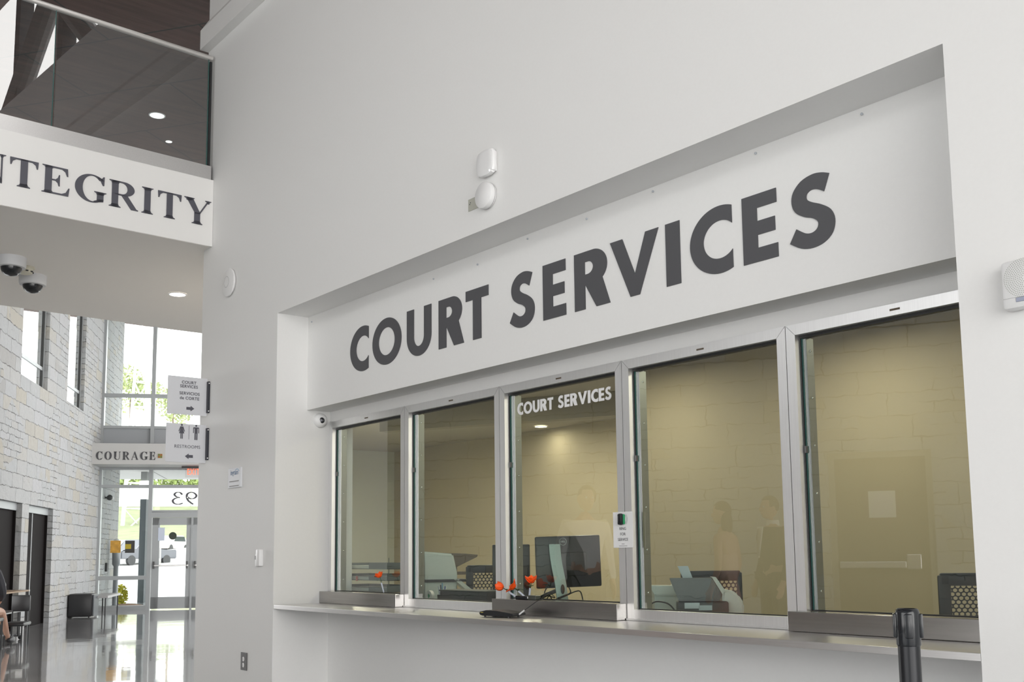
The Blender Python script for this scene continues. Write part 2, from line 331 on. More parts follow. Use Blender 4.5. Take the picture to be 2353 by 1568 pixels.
def serif(ch, w):
    """old-style serif capital, box w x 1, stem .22"""
    s, t, e = .235, .045, .10
    def foot(x0, x1, y=0, d=1, ext=e):  # bracketed serif slab under a stem x0..x1
        return [[(x0-ext, y), (x1+ext, y), (x1+ext, y+d*.022), (x1+.03, y+d*.055), (x1, y+d*.12), (x0, y+d*.12), (x0-.03, y+d*.055), (x0-ext, y+d*.022)]]
    def stem(x, y0=0, y1=1): return [[(x, y0), (x+s, y0), (x+s, y1), (x, y1)]]
    if ch == 'I': x = w/2-s/2; return [stem(x), foot(x, x+s), foot(x, x+s, 1, -1)]
    if ch == 'T':
        x = w/2-s/2
        return [stem(x, 0, .99), foot(x, x+s), [[(0, 1), (w, 1), (w, .95), (w-.015, .74), (w-.05, .74), (w-.09, .87), (w-.2, .945), (.2, .945), (.09, .87), (.05, .74), (.015, .74), (0, .95)]]]
    if ch == 'E':
        x = .10
        return [stem(x), [[(0, 1), (w-.08, 1), (w-.06, .72), (w-.10, .72), (w-.16, .87), (w-.27, .945), (x+s+.04, .945), (x+s, .9), (x, .9), (x-.03, .955), (0, .975)]],
                [[(0, 0), (w-.04, 0), (w, .30), (w-.04, .30), (w-.13, .12), (w-.27, .055), (x+s+.04, .055), (x+s, .1), (x, .1), (x-.03, .045), (0, .025)]],
                [[(x+s-.02, .485), (x+s+.12, .485), (x+s+.2, .42), (x+s+.235, .31), (x+s+.27, .31), (x+s+.27, .72), (x+s+.235, .72), (x+s+.2, .61), (x+s+.12, .535), (x+s-.02, .535)]]]
    if ch in 'CGO':
        ow, iw = w/2, w/2-s*1.02
        if ch == 'O': return [[arc(w/2, .5, ow, .52, 0, 360, 56)[:-1], arc(w/2, .5, iw, .475, 360, 0, 50)[:-1]]]
        W_ = w*1.06; cx = W_/2; ri = cx-s*1.05
        ring = [[*arc(cx, .5, cx, .52, 42, 318, 44), *arc(cx+.02, .5, ri, .475, 312, 46, 40)]]
        beak = [[(w*.88, .68), (w*.92, .68), (w*.93, 1.01), (w*.89, 1.01), (w*.84, .93), (w*.72, .96), (w*.70, .92), (w*.80, .85)]]
        if ch == 'C':
            return [ring, beak, [[(w*.70, .055), (w*.86, .12), (w*.95, .25), (w*.98, .235), (w*.88, .07), (w*.74, -.005)]]]
        x = w*.70
        return [ring, beak, [[(x, .05), (x+s, .07), (x+s, .42), (x, .42)]], foot(x, x+s, .42, -1, .10), [[(w*.60, .0), (x+s, .07), (x+s*.5, .15), (w*.60, .05)]]]
    if ch == 'R':
        x = .10
        return [stem(x), foot(x, x+s), foot(x, x+s, 1, -1),
                [[(x+.05, 1), (w*.50, 1)]+arc(w*.50, .735, w*.36, .265, 90, -90, 24)+[(x+.05, .47), (x+.05, .52), (w*.44, .52)]+arc(w*.42, .735, w*.20, .215, -90, 90, 20)+[(x+.05, .95)]],
                [[(w*.40, .50), (w*.62, .50), (w*.94, .05), (w, .03), (w, 0), (w*.76, 0)]]]
    if ch == 'Y':
        x = w*.47-s/2+.02
        return [stem(x, 0, .46), foot(x, x+s), [[(x+.01, .40), (x+s, .40), (x+s-.01, .46), (.34, 1), (.07, 1), (x, .46)]],
                [[(x+s-.06, .42), (x+s, .42), (w-.07, 1), (w-.14, 1)]], foot(.10, .31, 1, -1, .10), foot(w-.15, w-.08, 1, -1, .09)]
    if ch == 'N':
        return [[[(.10, 0), (.145, 0), (.145, 1), (.10, 1)]], [[(w-.15, 0), (w-.10, 0), (w-.10, 1), (w-.15, 1)]], [[(.0, 1), (.28, 1), (w-.10, .12), (w-.10, -.02), (w-.14, -.02), (.13, .86), (.0, .97)]],
                foot(.10, .145), foot(w-.15, w-.10, 1, -1)]
    if ch == 'U':
        return [[[(.09, 1), (.09, .34)]+arc(w*.5, .34, w*.5-.09, .36, 180, 360, 24)+[(w-.09, 1), (w-.135, 1), (w-.135, .34)]+arc(w*.5+.07, .34, w*.5-.07-.135, .30, 360, 180, 22)+[(.09+s, .34), (.09+s, 1)]],
                foot(.09, .09+s, 1, -1, .08), foot(w-.135, w-.09, 1, -1)]
    if ch == 'A':
        return [[[(w*.46, 1.02), (w*.52, 1.02), (w*.93, .03), (w*.70, .03), (w*.43, .78), (w*.14, .03), (w*.09, .03)]], [[(w*.20, .30), (w*.68, .30), (w*.68, .35), (w*.22, .35)]],
                foot(w*.09, w*.14, 0, 1, .08), foot(w*.72, w*.91, 0, 1, .08)]
    return []
def strokes(pts_list, r0=.03, r1=.06):
    """digit built from modulated strokes"""
    out = []
    for P in pts_list:
        P = smooth_pts([Vector((x, y, 0)) for x, y in P], 8); l, r = [], []
        for i, p in enumerate(P):
            t = (P[min(i+1, len(P)-1)]-P[max(i-1, 0)]).normalized(); n = Vector((-t.y, t.x, 0)); h = r0+(r1-r0)*abs(t.y)
            l.append((p.x+n.x*h, p.y+n.y*h)); r.append((p.x-n.x*h, p.y-n.y*h))
        out.append([l+r[::-1]])
    return out
def text_obj(name, s, size, m, M, parent, depth=.0006, bold=0.0, align='CENTER', sx=1.0, space=1.0, line=.9):
    cu = bpy.data.curves.new('tmp', 'FONT'); cu.body = s; cu.size = size; cu.align_x = align; cu.extrude = depth; cu.offset = bold; cu.space_character = space; cu.space_line = line
    cu.resolution_u = 4
    o = bpy.data.objects.new('tmp', cu); SC.collection.objects.link(o)
    me = bpy.data.meshes.new_from_object(o.evaluated_get(bpy.context.evaluated_depsgraph_get()))
    bpy.data.objects.remove(o); bpy.data.curves.remove(cu)
    bm = new_bm(); bm.from_mesh(me); bpy.data.meshes.remove(me)
    bmesh.ops.transform(bm, matrix=M @ Matrix.Diagonal((sx, 1, 1, 1)), verts=bm.verts)
    return mk(name, bm, m, parent)
XA, YA, ZA = Vector((1, 0, 0)), Vector((0, 1, 0)), Vector((0, 0, 1))
def wallM(x, z, y=-.001): return frame((x, y, z), XA, ZA, -YA)       # text facing -y
#==SETTING
# ================================================================== SETTING
OL, OR_, OT = -6.709, -1.704, 2.870      # counter recess: left, right, top
YS, ZS = .243, 2.190                     # sign panel plane and its underside
YF, ZF = .428, 2.115                     # window frame plane and head height
ZC = .816                                # counter top
XE = -8.063                              # free end of the main wall
XR = 6.0                                 # glazed end of the lobby (behind the camera)
S0 = Vector((-8, -4.206, 0)); SD = Vector((-.8836, .4683, 0)).normalized(); SN = Vector((SD.y, -SD.x, 0))   # stone wall line, SN into lobby
E0 = Vector((-23.80, 4.169, 0)); EU = SN.copy(); EM = Vector((EU.y, -EU.x, 0))                                # entrance glazing line, EM into lobby
# main wall
bm = new_bm()
box(bm, (XE, 0, 0), (OL, .62, 6.2)); box(bm, (OR_, 0, 0), (XR, .62, 6.2)); box(bm, (OL, 0, OT), (OR_, .62, 6.2))
struct('wall_front', bm, PAINT, 'tall off-white painted wall around the service window recess')
bm = new_bm()
box(bm, (OL, YS, ZS), (OR_, .62, OT)); box(bm, (OL, YF+.002, ZF), (OR_, .62, ZS)); box(bm, (OL, YF, 0), (OR_, .62, ZC-.028))
struct('wall_recess', bm, PAINT, 'off-white recessed panel above and below the service windows')
# sloped ledge high on the wall
bm = new_bm(); prism(bm, [(XE-.002, 0, 5.36), (XE-.002, -.075, 5.36), (XE-.002, -.075, 5.53), (XE-.002, 0, 5.65)], (XR-XE, 0, 0))
struct('trim_1', bm, PAINT, 'projecting painted ledge high on the main wall')
bm = new_bm(); box(bm, (XE, 0, 6.2), (XR, .62, 6.5)); box(bm, (XE, 0, 9.2), (XR, .62, 9.5))
struct('wall_clerestory', bm, PAINT)
# floor
bm = new_bm(); box(bm, (-27, -14, -.2), (XR+.5, 12, 0)); struct('floor', bm, FLOOR, 'glossy polished grey concrete floor')
# ceilings
bm = new_bm(); box(bm, (-27, -12, 7.2), (-7.9, 12, 7.45)); struct('ceiling_wood', bm, WOOD, 'dark walnut plank ceiling above the balcony')
bm = new_bm(); box(bm, (-7.9, -14, 9.5), (XR+.5, 1, 9.7)); box(bm, (-7.95, -14, 7.2), (-7.9, 1, 9.5)); struct('ceiling', bm, WOOD)
bm = new_bm(); box(bm, (XR, -14, 6.3), (XR+.2, .6, 9.5)); struct('wall_end_unseen', bm, PAINT)  # unseen wall closing the upper glazing to dim the wall top
# stone wall, built in its own frame: x along the wall, y into the wall, z up
SM = frame(S0, SD, -SN, ZA)
def holed(bm, s0, s1, z0, z1, holes, th):
    xs = sorted({s0, s1} | {h[0] for h in holes} | {h[1] for h in holes})
    for a, b in zip(xs, xs[1:]):
        hs = sorted([(h[2], h[3]) for h in holes if h[0] <= a+1e-6 and h[1] >= b-1e-6]); z = z0
        for q in hs:
            if q[0] > z+1e-6: box(bm, (a, 0, z), (b, th, q[0]))
            z = q[1]
        if z < z1-1e-6: box(bm, (a, 0, z), (b, th, z1))
bm = new_bm()
HB = 2.05
holed(bm, -1.0, 20.4, 0, 3.0, [(9.6, 11.55, 0, HB), (11.98, 13.66, 0, HB), (4.3, 9.3, .3, 3.0)], .5)  # unglazed gap before the elevator doors is added to light the main wall
holed(bm, -1.0, 20.4, 3.0, 7.2, [(11.12, 12.87, 4.1, 6.6), (14.41, 15.93, 4.15, 6.6)], .20)
holed(bm, -4.2, -1.0, 0, 3.9, [(-2.90, -1.90, 0, 2.14)], .5)
box(bm, (-4.2, 0, 5.3), (-1.0, .3, 9.5)); box(bm, (-16.3, 0, 3.4), (-4.2, .3, 9.5)); box(bm, (-16.3, 0, 0), (-4.2, .3, .3)); box(bm, (-16.3, 0, 0), (-9.8, .3, 4.7))  # unseen closures sized to balance daylight along the main wall
o = struct('wall_stone', bm, STONE, 'pale grey and cream limestone ashlar wall'); o.matrix_world = SM
# recessed window panes and frames in the stone wall
for i, (a, b, z0) in enumerate(((11.12, 12.87, 4.1), (14.41, 15.93, 4.15))):
    t = thing('window_%d' % (i+1), S0+SD*((a+b)/2)+ZA*z0, ['tall narrow window in the stone wall nearer the balcony', 'tall narrow window in the stone wall nearer the entrance'][i], 'window', kind='structure')
    bm = new_bm()
    for (p, q) in (((a, .07, z0), (a+.05, .14, 6.6)), ((b-.05, .07, z0), (b, .14, 6.6)), ((a, .07, z0), (b, .14, z0+.05)), ((a, .07, 6.55), (b, .14, 6.6)), ((a, .08, z0+.35), (b, .12, z0+.41))): box(bm, p, q)
    bmesh.ops.transform(bm, matrix=SM, verts=bm.verts); mk('window_frame', bm, ALU, t)
    bm = new_bm(); box(bm, (a+.05, .095, z0+.05), (b-.05, .105, 6.55)); bmesh.ops.transform(bm, matrix=SM, verts=bm.verts); mk('pane', bm, CLEAR, t)
    bm = new_bm(); box(bm, (b-.09, .08, z0+.02), (b-.05, .12, 6.58)); bmesh.ops.transform(bm, matrix=SM, verts=bm.verts); mk('gasket', bm, GASK, t)
# elevator doors / openings in the stone wall
for i, (a, b, lab) in enumerate(((9.6, 11.55, 'dark bronze elevator doors in the left stone opening'), (11.98, 13.66, 'dark bronze elevator doors in the stone opening nearer the bench'))):
    t = thing('door_%d' % (i+1), S0+SD*((a+b)/2), lab, 'elevator door', kind='structure')
    bm = new_bm(); box(bm, (a, .08, 1.93), (b, .5, HB)); bmesh.ops.transform(bm, matrix=SM, verts=bm.verts); mk('lintel', bm, ALU, t)
    mid = (a+b)/2-.1
    for (p, q, m_) in ((a+.02, mid-.02, DARKB), (mid+.02, b-.03, DARKB)):
        bm = new_bm(); box(bm, (p, .13, 0), (q, .19, 1.93), .006)
        bmesh.ops.transform(bm, matrix=SM, verts=bm.verts); mk('door_leaf', bm, m_, t)
    bm = new_bm(); box(bm, (mid-.02, .12, 0), (mid+.02, .19, 1.93)); bmesh.ops.transform(bm, matrix=SM, verts=bm.verts); mk('meeting_strip', bm, ALU, t)
    bm = new_bm(); box(bm, (a, .44, 0), (b, .50, 1.93)); bmesh.ops.transform(bm, matrix=SM, verts=bm.verts); mk('back_panel', bm, DARKB, t)
    bm = new_bm(); box(bm, (b-.03, .09, 0), (b, .46, 1.93)); bmesh.ops.transform(bm, matrix=SM, verts=bm.verts); mk('jamb', bm, DARKB, t)
# exit door opposite the counter (seen reflected in the service windows)
t = thing('door_3', S0+SD*(-2.4), 'painted door with push bar and paper notice reflected in the right service window', 'door', kind='structure')
def sbox(p, q, name, m_, par, bev=0):
    bm = new_bm(); box(bm, p, q, bev); bmesh.ops.transform(bm, matrix=SM, verts=bm.verts); return mk(name, bm, m_, par)
bm = new_bm()
for (p, q) in (((-2.90, .03, 0), (-2.84, .2, 2.14)), ((-1.96, .03, 0), (-1.90, .2, 2.14)), ((-2.90, .03, 2.08), (-1.90, .2, 2.14))): box(bm, p, q)
bmesh.ops.transform(bm, matrix=SM, verts=bm.verts); mk('door_frame', bm, mat('door_frame_paint', (.35, .32, .27), .5), t)
sbox((-2.84, .07, .01), (-1.96, .12, 2.08), 'door_leaf', DOORP, t)
o = sbox((-2.62, -.02, .96), (-1.98, .02, 1.03), 'push_bar', STEEL, t, .01); sbox((-2.76, -.03, .95), (-2.62, .07, 1.10), 'latch_case', STEEL, o, .01)
sbox((-2.54, .06, 1.47), (-2.28, .068, 1.74), 'paper_notice', WHITEL, t)
# balcony bridge
bm = new_bm(); prism(bm, [(-7.894, -.002, 3.642), (-7.894, -.022, 3.642), (-7.694, -4.30, 3.642), (-10.9, -2.72, 3.642), (-11.12, 1.3, 3.642), (-11.2, 3.4, 3.642), (-8.07, .62, 3.642), (-8.07, 0, 3.642)], (0, 0, .555))
struct('beam_balcony', bm, LINEN, 'cream painted balcony fascia carrying the large serif word')
bm = new_bm(); prism(bm, [(-7.90, -.03, 3.640), (-7.70, -4.28, 3.640), (-10.9, -2.74, 3.640), (-11.11, 1.28, 3.640), (-11.19, 3.4, 3.640), (-8.08, .62, 3.640), (-8.08, 0, 3.640)], (0, 0, .01))
struct('ceiling_balcony_soffit', bm, SOFF, 'grey painted soffit underneath the balcony')
# walls closing the lobby to the north and the office
def wall_seg(name, p, q, z0, z1, th, m_, label=None):
    p, q = Vector((*p, 0)), Vector((*q, 0)); n = ZA.cross((q-p).normalized())*th
    bm = new_bm(); prism(bm, [p+ZA*z0, q+ZA*z0, q+n+ZA*z0, p+n+ZA*z0], (0, 0, z1-z0)); return struct(name, bm, m_, label)
for k in range(7): f = k/6; q = Vector((-20.6, 10.2, 0)).lerp(Vector((-13.3, 3.75, 0)), f); bm = new_bm(); box(bm, (q.x-.05, q.y-.05, 0), (q.x+.05, q.y+.05, 7.2)); struct('window_8', bm, ALU)  # unseen north glazing, opened up to light the stone wall
wall_seg('wall_north', (-20.6, 10.2), (-13.3, 3.75), 0, .35, .15, PAINT)
wall_seg('wall_corridor', (-13.3, 3.75), (-8.07, .55), 0, 7.2, -.12, PAINT)
# office room behind the service windows
bm = new_bm(); box(bm, (-6.2, 2.92, 0), (1.2, 3.05, 2.66)); struct('wall_office_back', bm, TAN, 'tan office wall behind the right service windows')
bm = new_bm(); box(bm, (-6.2, 3.05, 0), (-6.06, 6.5, 2.66)); struct('wall_office_partition', bm, TAN)
bm = new_bm(); box(bm, (-13.2, 5.0, 0), (-6.2, 5.15, 2.66)); struct('wall_office_far', bm, TAN, 'tan office wall behind the left service windows')
bm = new_bm(); box(bm, (-13.15, 3.3, 0), (-13.0, 5.0, 2.66)); struct('wall_office_side', bm, TANG, 'grey green office side wall seen in the leftmost service window')
wall_seg('wall_office_front', (-13.1, 3.45), (-8.06, .62), 0, 2.66, .1, TANG)
bm = new_bm(); box(bm, (1.2, .62, 0), (1.35, 3.05, 2.66)); struct('wall_office_end', bm, TAN)
bm = new_bm(); prism(bm, [(-13.3, 3.5, 2.65), (-8.06, .62, 2.65), (1.3, .62, 2.65), (1.3, 3.05, 2.65), (-6.1, 3.05, 2.65), (-6.1, 5.15, 2.65), (-13.3, 5.15, 2.65)], (0, 0, .1)); struct('ceiling_office', bm, mat('office_ceiling_paint', (.42, .38, .30), .8))
bk = Vector((-.902, -.432, 0)); b0 = Vector((-6.75, 3.6, 2.42))
bm = new_bm(); prism(bm, [b0, b0+bk*2.75, b0+bk*2.75+Vector((-.06, .12, 0)), b0+Vector((-.06, .12, 0))], (0, 0, .23)); struct('beam_office', bm, mat('shaded_bulkhead_tan', (.33, .30, .22), .8), 'dropped bulkhead under the office ceiling')  # bulkhead colour darkened for the shade on its face
# glazed end of the lobby behind the camera: columns, rails, diagonal braces
def glazed(name, x_or_y, axis, a, b, z0, z1, nv, zs, braces, label=None, w=.12):
    bm = new_bm()
    def P(s, z, o=0): return Vector((x_or_y+o, s, z)) if axis == 'x' else Vector((s, x_or_y+o, z))
    for i in range(nv+1):
        s = a+(b-a)*i/nv; box(bm, P(s-w/2, z0, -.08), P(s+w/2, z1, .08))
    for z in zs: box(bm, P(a, z-w/2, -.07), P(b, z+w/2, .07))
    struct(name, bm, mat('dark_steel_mullion', (.06, .065, .07), .5), label)
    for (s0, za, s1, zb) in braces:
        bm = new_bm(); tube(bm, P(s0, za, -.0), P(s1, zb, -.0), .13, seg=12)
        struct('beam_brace', bm, mat('grey_steel_brace', (.20, .20, .20), .5))
glazed('window_5', XR, 'x', -11.8, 0, 0, 6.3, 8, (0.1, 3.2, 6.2), [(-11.6, .2, -6, 6.1), (-6, .2, -11.6, 6.1), (-6, .2, -.3, 6.1)])
glazed('window_6', .31, 'y', XE, XR, 6.5, 9.2, 10, (6.56, 9.14), [(-7.8, 6.6, -5, 9.1), (-5, 6.6, -7.8, 9.1), (-4.8, 6.6, -2.0, 9.1), (-2, 6.6, -4.8, 9.1)], w=.16)
# unseen glazing over and in the stone wall, added to light the main wall
bm = new_bm()
for i in range(9):
    s = -16+i*1.87; z0_, z1_ = (3.9, 5.3) if s > -4.2 else (.3, 3.4); box(bm, (s-.06, .1, z0_), (s+.06, .3, z1_))
for z in (3.96, 5.24): box(bm, (-4.2, .1, z-.06), (-1, .3, z+.06))
for z in (.36, 2.1, 3.34): box(bm, (-16.2, .1, z-.06), (-4.2, .3, z+.06))
o = struct('window_7', bm, mat('dark_steel_mullion', (.06, .065, .07), .5)); o.matrix_world = SM
# ---- entrance glazing, in its own frame: x along, y toward outside, z up
EMX = frame(E0, EU, -EM, ZA)
def ebox(p, q, name, m_, par, bev=0):
    bm = new_bm(); box(bm, p, q, bev); bmesh.ops.transform(bm, matrix=EMX, verts=bm.verts); return mk(name, bm, m_, par)
t = thing('window_3', E0+EU*.5, 'tall grey aluminium entrance curtain wall with clear glass', 'window', kind='structure')
for (a, b, z0, z1) in ((-.03, .055, 0, 7.2), (1.053, 1.137, 0, 7.2), (2.95, 3.03, 0, 7.2), (4.0, 4.08, 0, 7.2), (5.2, 5.28, 0, 7.2)): ebox((a, -.07, z0), (b, .07, z1), 'mullion', ALU, t)
for (a, b, z0, z1) in ((.05, 6, 4.74, 4.82), (.05, 6, 4.03, 4.09), (.05, 6, 2.697, 2.765), (.05, 1.06, .664, .75), (.05, 1.06, 0, .10), (1.13, 2.96, 2.15, 2.20), (3.03, 6, 2.15, 2.2), (3.03, 6, 0, .1), (.05, 6, 3.10, 3.2)): ebox((a, -.06, z0), (b, .06, z1), 'transom', ALU, t)
ebox((.05, -.02, 3.2), (6, .03, 4.03), 'spandrel_panel', mat('spandrel_grey', (.36, .38, .40), .4), t)
for (a, b, z0, z1) in ((.05, 1.06, 4.82, 7.2), (1.13, 2.95, 4.82, 7.2), (.05, 1.06, 4.09, 4.74), (1.13, 2.95, 4.09, 4.74), (.05, 1.06, 2.765, 3.1), (1.13, 2.95, 2.765, 3.1), (.05, 1.06, .75, 2.697), (1.13, 2.95, 2.2, 2.697), (.05, 1.06, .1, .664), (3.03, 4, .1, 7.2), (4.08, 5.2, .1, 7.2)): ebox((a, -.005, z0), (b, .005, z1), 'pane', CLEAR, t)
# mirrored house number on the transom glass
num = strokes([[(.10, .80), (.22, .98), (.42, .98), (.52, .82), (.42, .64), (.26, .56), (.46, .50), (.60, .32), (.52, .08), (.28, 0), (.06, .10)]])
nine = strokes([[(.56, .62), (.42, .48), (.20, .50), (.08, .70), (.18, .92), (.38, 1.0), (.56, .88), (.60, .62), (.50, .28), (.24, .0)]])
sev = strokes([[(.05, .86), (.10, .97), (.60, .95)], [(.60, .95), (.40, .5), (.22, .0)]])
NM = Matrix.Identity(4)
lt = thing('house_number', E0+EU*1.7+ZA*2.3, 'black house number on the glass above the entrance door, seen from behind', 'house number')
for k, sh in enumerate((num, nine, sev)):
    x0 = 1.55+k*.30; M = EMX @ frame((x0+.26, -.008, 2.33), (-.40, 0, 0), (0, 0, .27), (0, 1, 0)) 
    shapes_obj('digit', sh, LETTERS, M, lt, .004)
# entrance double door
t = thing('door_4', E0+EU*2.0, 'grey aluminium glazed entrance door leaf with push bar', 'door', kind='structure')
ebox((1.137, -.06, 2.035), (2.95, .06, 2.17), 'door_header', ALU, t)
def leaf(a, b, hinge_left, par):
    for (p, q) in (((a, 0.02), (a+.16, 2.03)), ((b-.10, .02), (b, 2.03)), ((a, .02), (b, .275)), ((a, 1.868), (b, 2.03))): ebox((p[0], -.03, p[1]), (q[0], .03, q[1]), 'stile', ALU, par)
    ebox((a+.15, -.004, .26), (b-.09, .004, 1.88), 'pane', CLEAR, par)
    x0, x1 = (a+.04, b-.04)
    pb = ebox((x0, -.11, .95), (x1, -.075, .985), 'push_bar', STEEL, par, .006)
    for x in (x0+.02, x1-.03): ebox((x-.02, -.11, .90), (x+.02, -.03, 1.06), 'bracket', mat('dark_latch', (.10, .10, .10), .4, .5), pb, .006)
leaf(1.15, 1.985, True, t)
t2 = thing('door_5', E0+EU*2.5, 'second leaf of the entrance door partly hidden by the wall', 'door', kind='structure'); leaf(2.03, 2.90, False, t2)
ebox((1.985, -.05, 0), (2.03, .05, 2.04), 'centre_post', ALU, t)
# beam with the second word
bm = new_bm(); box(bm, (-.05, -.95, 3.15), (6, -.07, 3.60)); o = struct('beam_entrance', bm, mat('beam_grey_paint', (.55, .55, .54), .6), 'light grey beam over the entrance carrying a serif word'); o.matrix_world = EMX
bm = new_bm(); box(bm, (-.45, -.85, 3.15), (-.05, -.10, 3.58)); o = struct('trim_2', bm, PAINT); o.matrix_world = EMX
# portals
area('daylight_end', (XR+.15, -5.9, 3.15), (0, math.radians(90), 0), 6.3, 11.8, portal=True)
n_ = Vector((6.45, 7.3, 0)).normalized(); o = area('daylight_north', (0, 0, 0), (0, 0, 0), 9.7, 7.0, portal=True); d_ = Vector((-7.3, 6.45, 0)).normalized(); o.matrix_world = frame(Vector((-16.95, 6.97, 3.7))+n_*.3, d_, ZA, d_.cross(ZA))
p = S0+SD*(-8)-SN*.2; o = area('daylight_south', (p.x, p.y, 5.1), (0, 0, 0), 15.3, 2.4, portal=True); o.matrix_world = frame((p.x, p.y, 5.1), SD, ZA, -SN); o.data.size = 3.2; o.data.size_y = 1.4; p = S0+SD*(-7.0)-SN*.25; o.matrix_world = frame(Vector((S0+SD*(-2.6)-SN*.2).to_tuple()[:2]+(4.6,)), SD, ZA, -SN); o = area('daylight_south_low', (0, 0, 0), (0, 0, 0), 5.6, 3.1, portal=True); o.matrix_world = frame((p.x, p.y, 1.85), SD, ZA, -SN)   # shines along -z = SN
p = E0+EU*2-EM*.15; o = area('daylight_entrance', (0, 0, 0), (0, 0, 0), 4, 4, portal=True); o.matrix_world = frame((p.x, p.y, 3.6), -EU, ZA, -EM); o.data.size = 5.2; o.data.size_y = 7.2
o = area('daylight_clerestory', (-1, .65, 7.85), (math.radians(-90), 0, 0), 14, 2.7, portal=True)
#==OBJECTS
# ================================================================== SERVICE WINDOWS
WW = (OR_-OL)/5
wl = ['leftmost service window beside the round wall camera', 'second service window with printer and desk shelf behind', 'middle service window carrying the white COURT SERVICES decal',
      'fourth service window with check scanner behind', 'rightmost service window partly hidden by the wall edge']
for i in range(5):
    a, b = OL+i*WW, OL+(i+1)*WW; boxed = i in (0, 2, 4)
    t = thing('service_window', ((a+b)/2, YF, ZC), 'stainless framed '+wl[i], 'window', 'service windows in a row')
    y0, y1 = YF-.006, YF+.105; j = .048; zb = ZC if not boxed else ZC; zs = .898 if boxed else .870
    g = .0015
    def part(name, p, q, m_, bev=.0015, par=t):
        bm = new_bm(); box(bm, p, q, bev); return mk(name, bm, m_, par)
    # jambs, head and sill, mitred at the corners of the head
    bm = new_bm(); prism(bm, [(a+g, y0, ZC), (a+j, y0, ZC), (a+j, y0, ZF-j), (a+g, y0, ZF-.001)], (0, y1-y0, 0)); mk('jamb', bm, STEELV, t)
    bm = new_bm(); prism(bm, [(b-j, y0, ZC), (b-g, y0, ZC), (b-g, y0, ZF-.001), (b-j, y0, ZF-j)], (0, y1-y0, 0)); mk('jamb', bm, STEELV, t)
    bm = new_bm(); prism(bm, [(a+g+.001, y0, ZF), (a+j+.001, y0, ZF-j+.001), (b-j-.001, y0, ZF-j+.001), (b-g-.001, y0, ZF)], (0, y1-y0, 0)); hd = mk('head', bm, STEELV, t)
    # bright arrises at the edges
    part('sill', (a+j, y0+.001, ZC+.001), (b-j, y1, zs if not boxed else .893), STEELV)
    if i in (1, 3): part('sill_lip', (a+g, YF-.016, ZC+.0005), (b-g, YF, ZC+.010), STEELV)
    # slotted vent in the head
    sx = (a+b)/2+.02; part('slot', (sx-.022, y0-.0012, ZF-.028), (sx+.022, y0+.001, ZF-.020), mat('dark_slot', (.10, .075, .05), .6), .0, hd)  # slot drawn as a flat dark brown bar
    # rubber gaskets around the glass
    bm = new_bm(); yg = YF+.040
    box(bm, (a+j, yg-.016, zs), (a+j+.006, yg+.016, ZF-j)); box(bm, (b-j-.006, yg-.016, zs), (b-j, yg+.016, ZF-j))
    box(bm, (a+j, yg-.018, ZF-j-.012), (b-j, yg+.014, ZF-j+.002)); box(bm, (a+j, yg-.012, zs-.002), (b-j, yg+.012, zs+.004)); mk('gasket', bm, GASK, t)
    part('glass_edge', (a+j+.006, yg-.010, zs+.004), (a+j+.011, yg+.010, ZF-j-.012), EDGE, 0)
    pn = part('pane', (a+j+.008, yg-.007, zs+.003), (b-j-.004, yg+.007, ZF-j-.010), TELLER, 0)
    # inner stop strip with screws on the far jamb
    st = part('stop_strip', (a+j, yg+.020, zs), (a+j+.010, y1+.006, ZF-j-.004), mat('stop_strip_aluminium', (.42, .45, .43), .35, .9), .001)
    bm = new_bm(); n_ = 6
    for k in range(n_):
        z = zs+.08+(ZF-j-zs-.14)*k/(n_-1); ball(bm, (a+j+.011, yg+.048, z), .0055, (.6, 1, 1), 10, 6)
    mk('screws', bm, mat('screw_steel', (.8, .8, .78), .2, 1), st, True)
    part('latch', (a+j+.002, yg-.018, 1.72-.04*i), (a+j+.012, yg-.004, 1.75-.04*i), mat('dark_latch', (.10, .10, .10), .4, .5), .001)
# steel transaction boxes under windows 1, 3, 5
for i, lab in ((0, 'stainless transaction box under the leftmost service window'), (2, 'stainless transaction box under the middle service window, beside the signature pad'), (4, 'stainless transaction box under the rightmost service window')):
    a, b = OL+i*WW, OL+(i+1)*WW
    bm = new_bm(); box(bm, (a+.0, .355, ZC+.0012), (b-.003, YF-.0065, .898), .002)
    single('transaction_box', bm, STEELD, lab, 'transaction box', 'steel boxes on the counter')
# counter
bm = new_bm(); box(bm, (OL+.004, .002, ZC-.027), (OR_-.002, YF-.001, ZC), .002)
o = single('service_counter', bm, STEEL, 'long brushed stainless steel counter running under all the service windows', 'counter')
# big charcoal lettering on the recessed panel
root = thing('wall_lettering', (-4.3, YS, 2.352), 'large charcoal COURT SERVICES lettering on the recessed panel', 'lettering')
cx_ = lambda x, y, Y=YS: onY(760+x/1.9608, 360+y/1.9608, Y).x
LX = [('C', 90, 172, 860, 860), ('O', 190, 320, 835, 835), ('U', 345, 455, 790, 760), ('R', 488, 602, 750, 848), ('T', 610, 712, 640, 600), ('S', 807, 925, 765, 680), ('E', 958, 1061, 600, 600), ('R', 1100, 1262, 560, 655),
      ('V', 1260, 1478, 392, 330), ('I', 1512, 1577, 440, 440), ('C', 1620, 1812, 375, 375), ('E', 1857, 2018, 315, 400), ('S', 2068, 2283, 410, 290)]
zb = onY(760+962/1.9608, 360+740/1.9608, YS).z; zt = onY(760+1857/1.9608, 360+191/1.9608, YS).z; HH = zt-zb
for ch, xa, xb, ya, yb in LX:
    x0, x1 = cx_(xa, ya), cx_(xb, yb)
    M = frame((x0, YS-.0025, zb), XA*HH, ZA*HH, -YA)
    shapes_obj('letter', sans(ch, (x1-x0)/HH), LETTER, M, root, .0018)
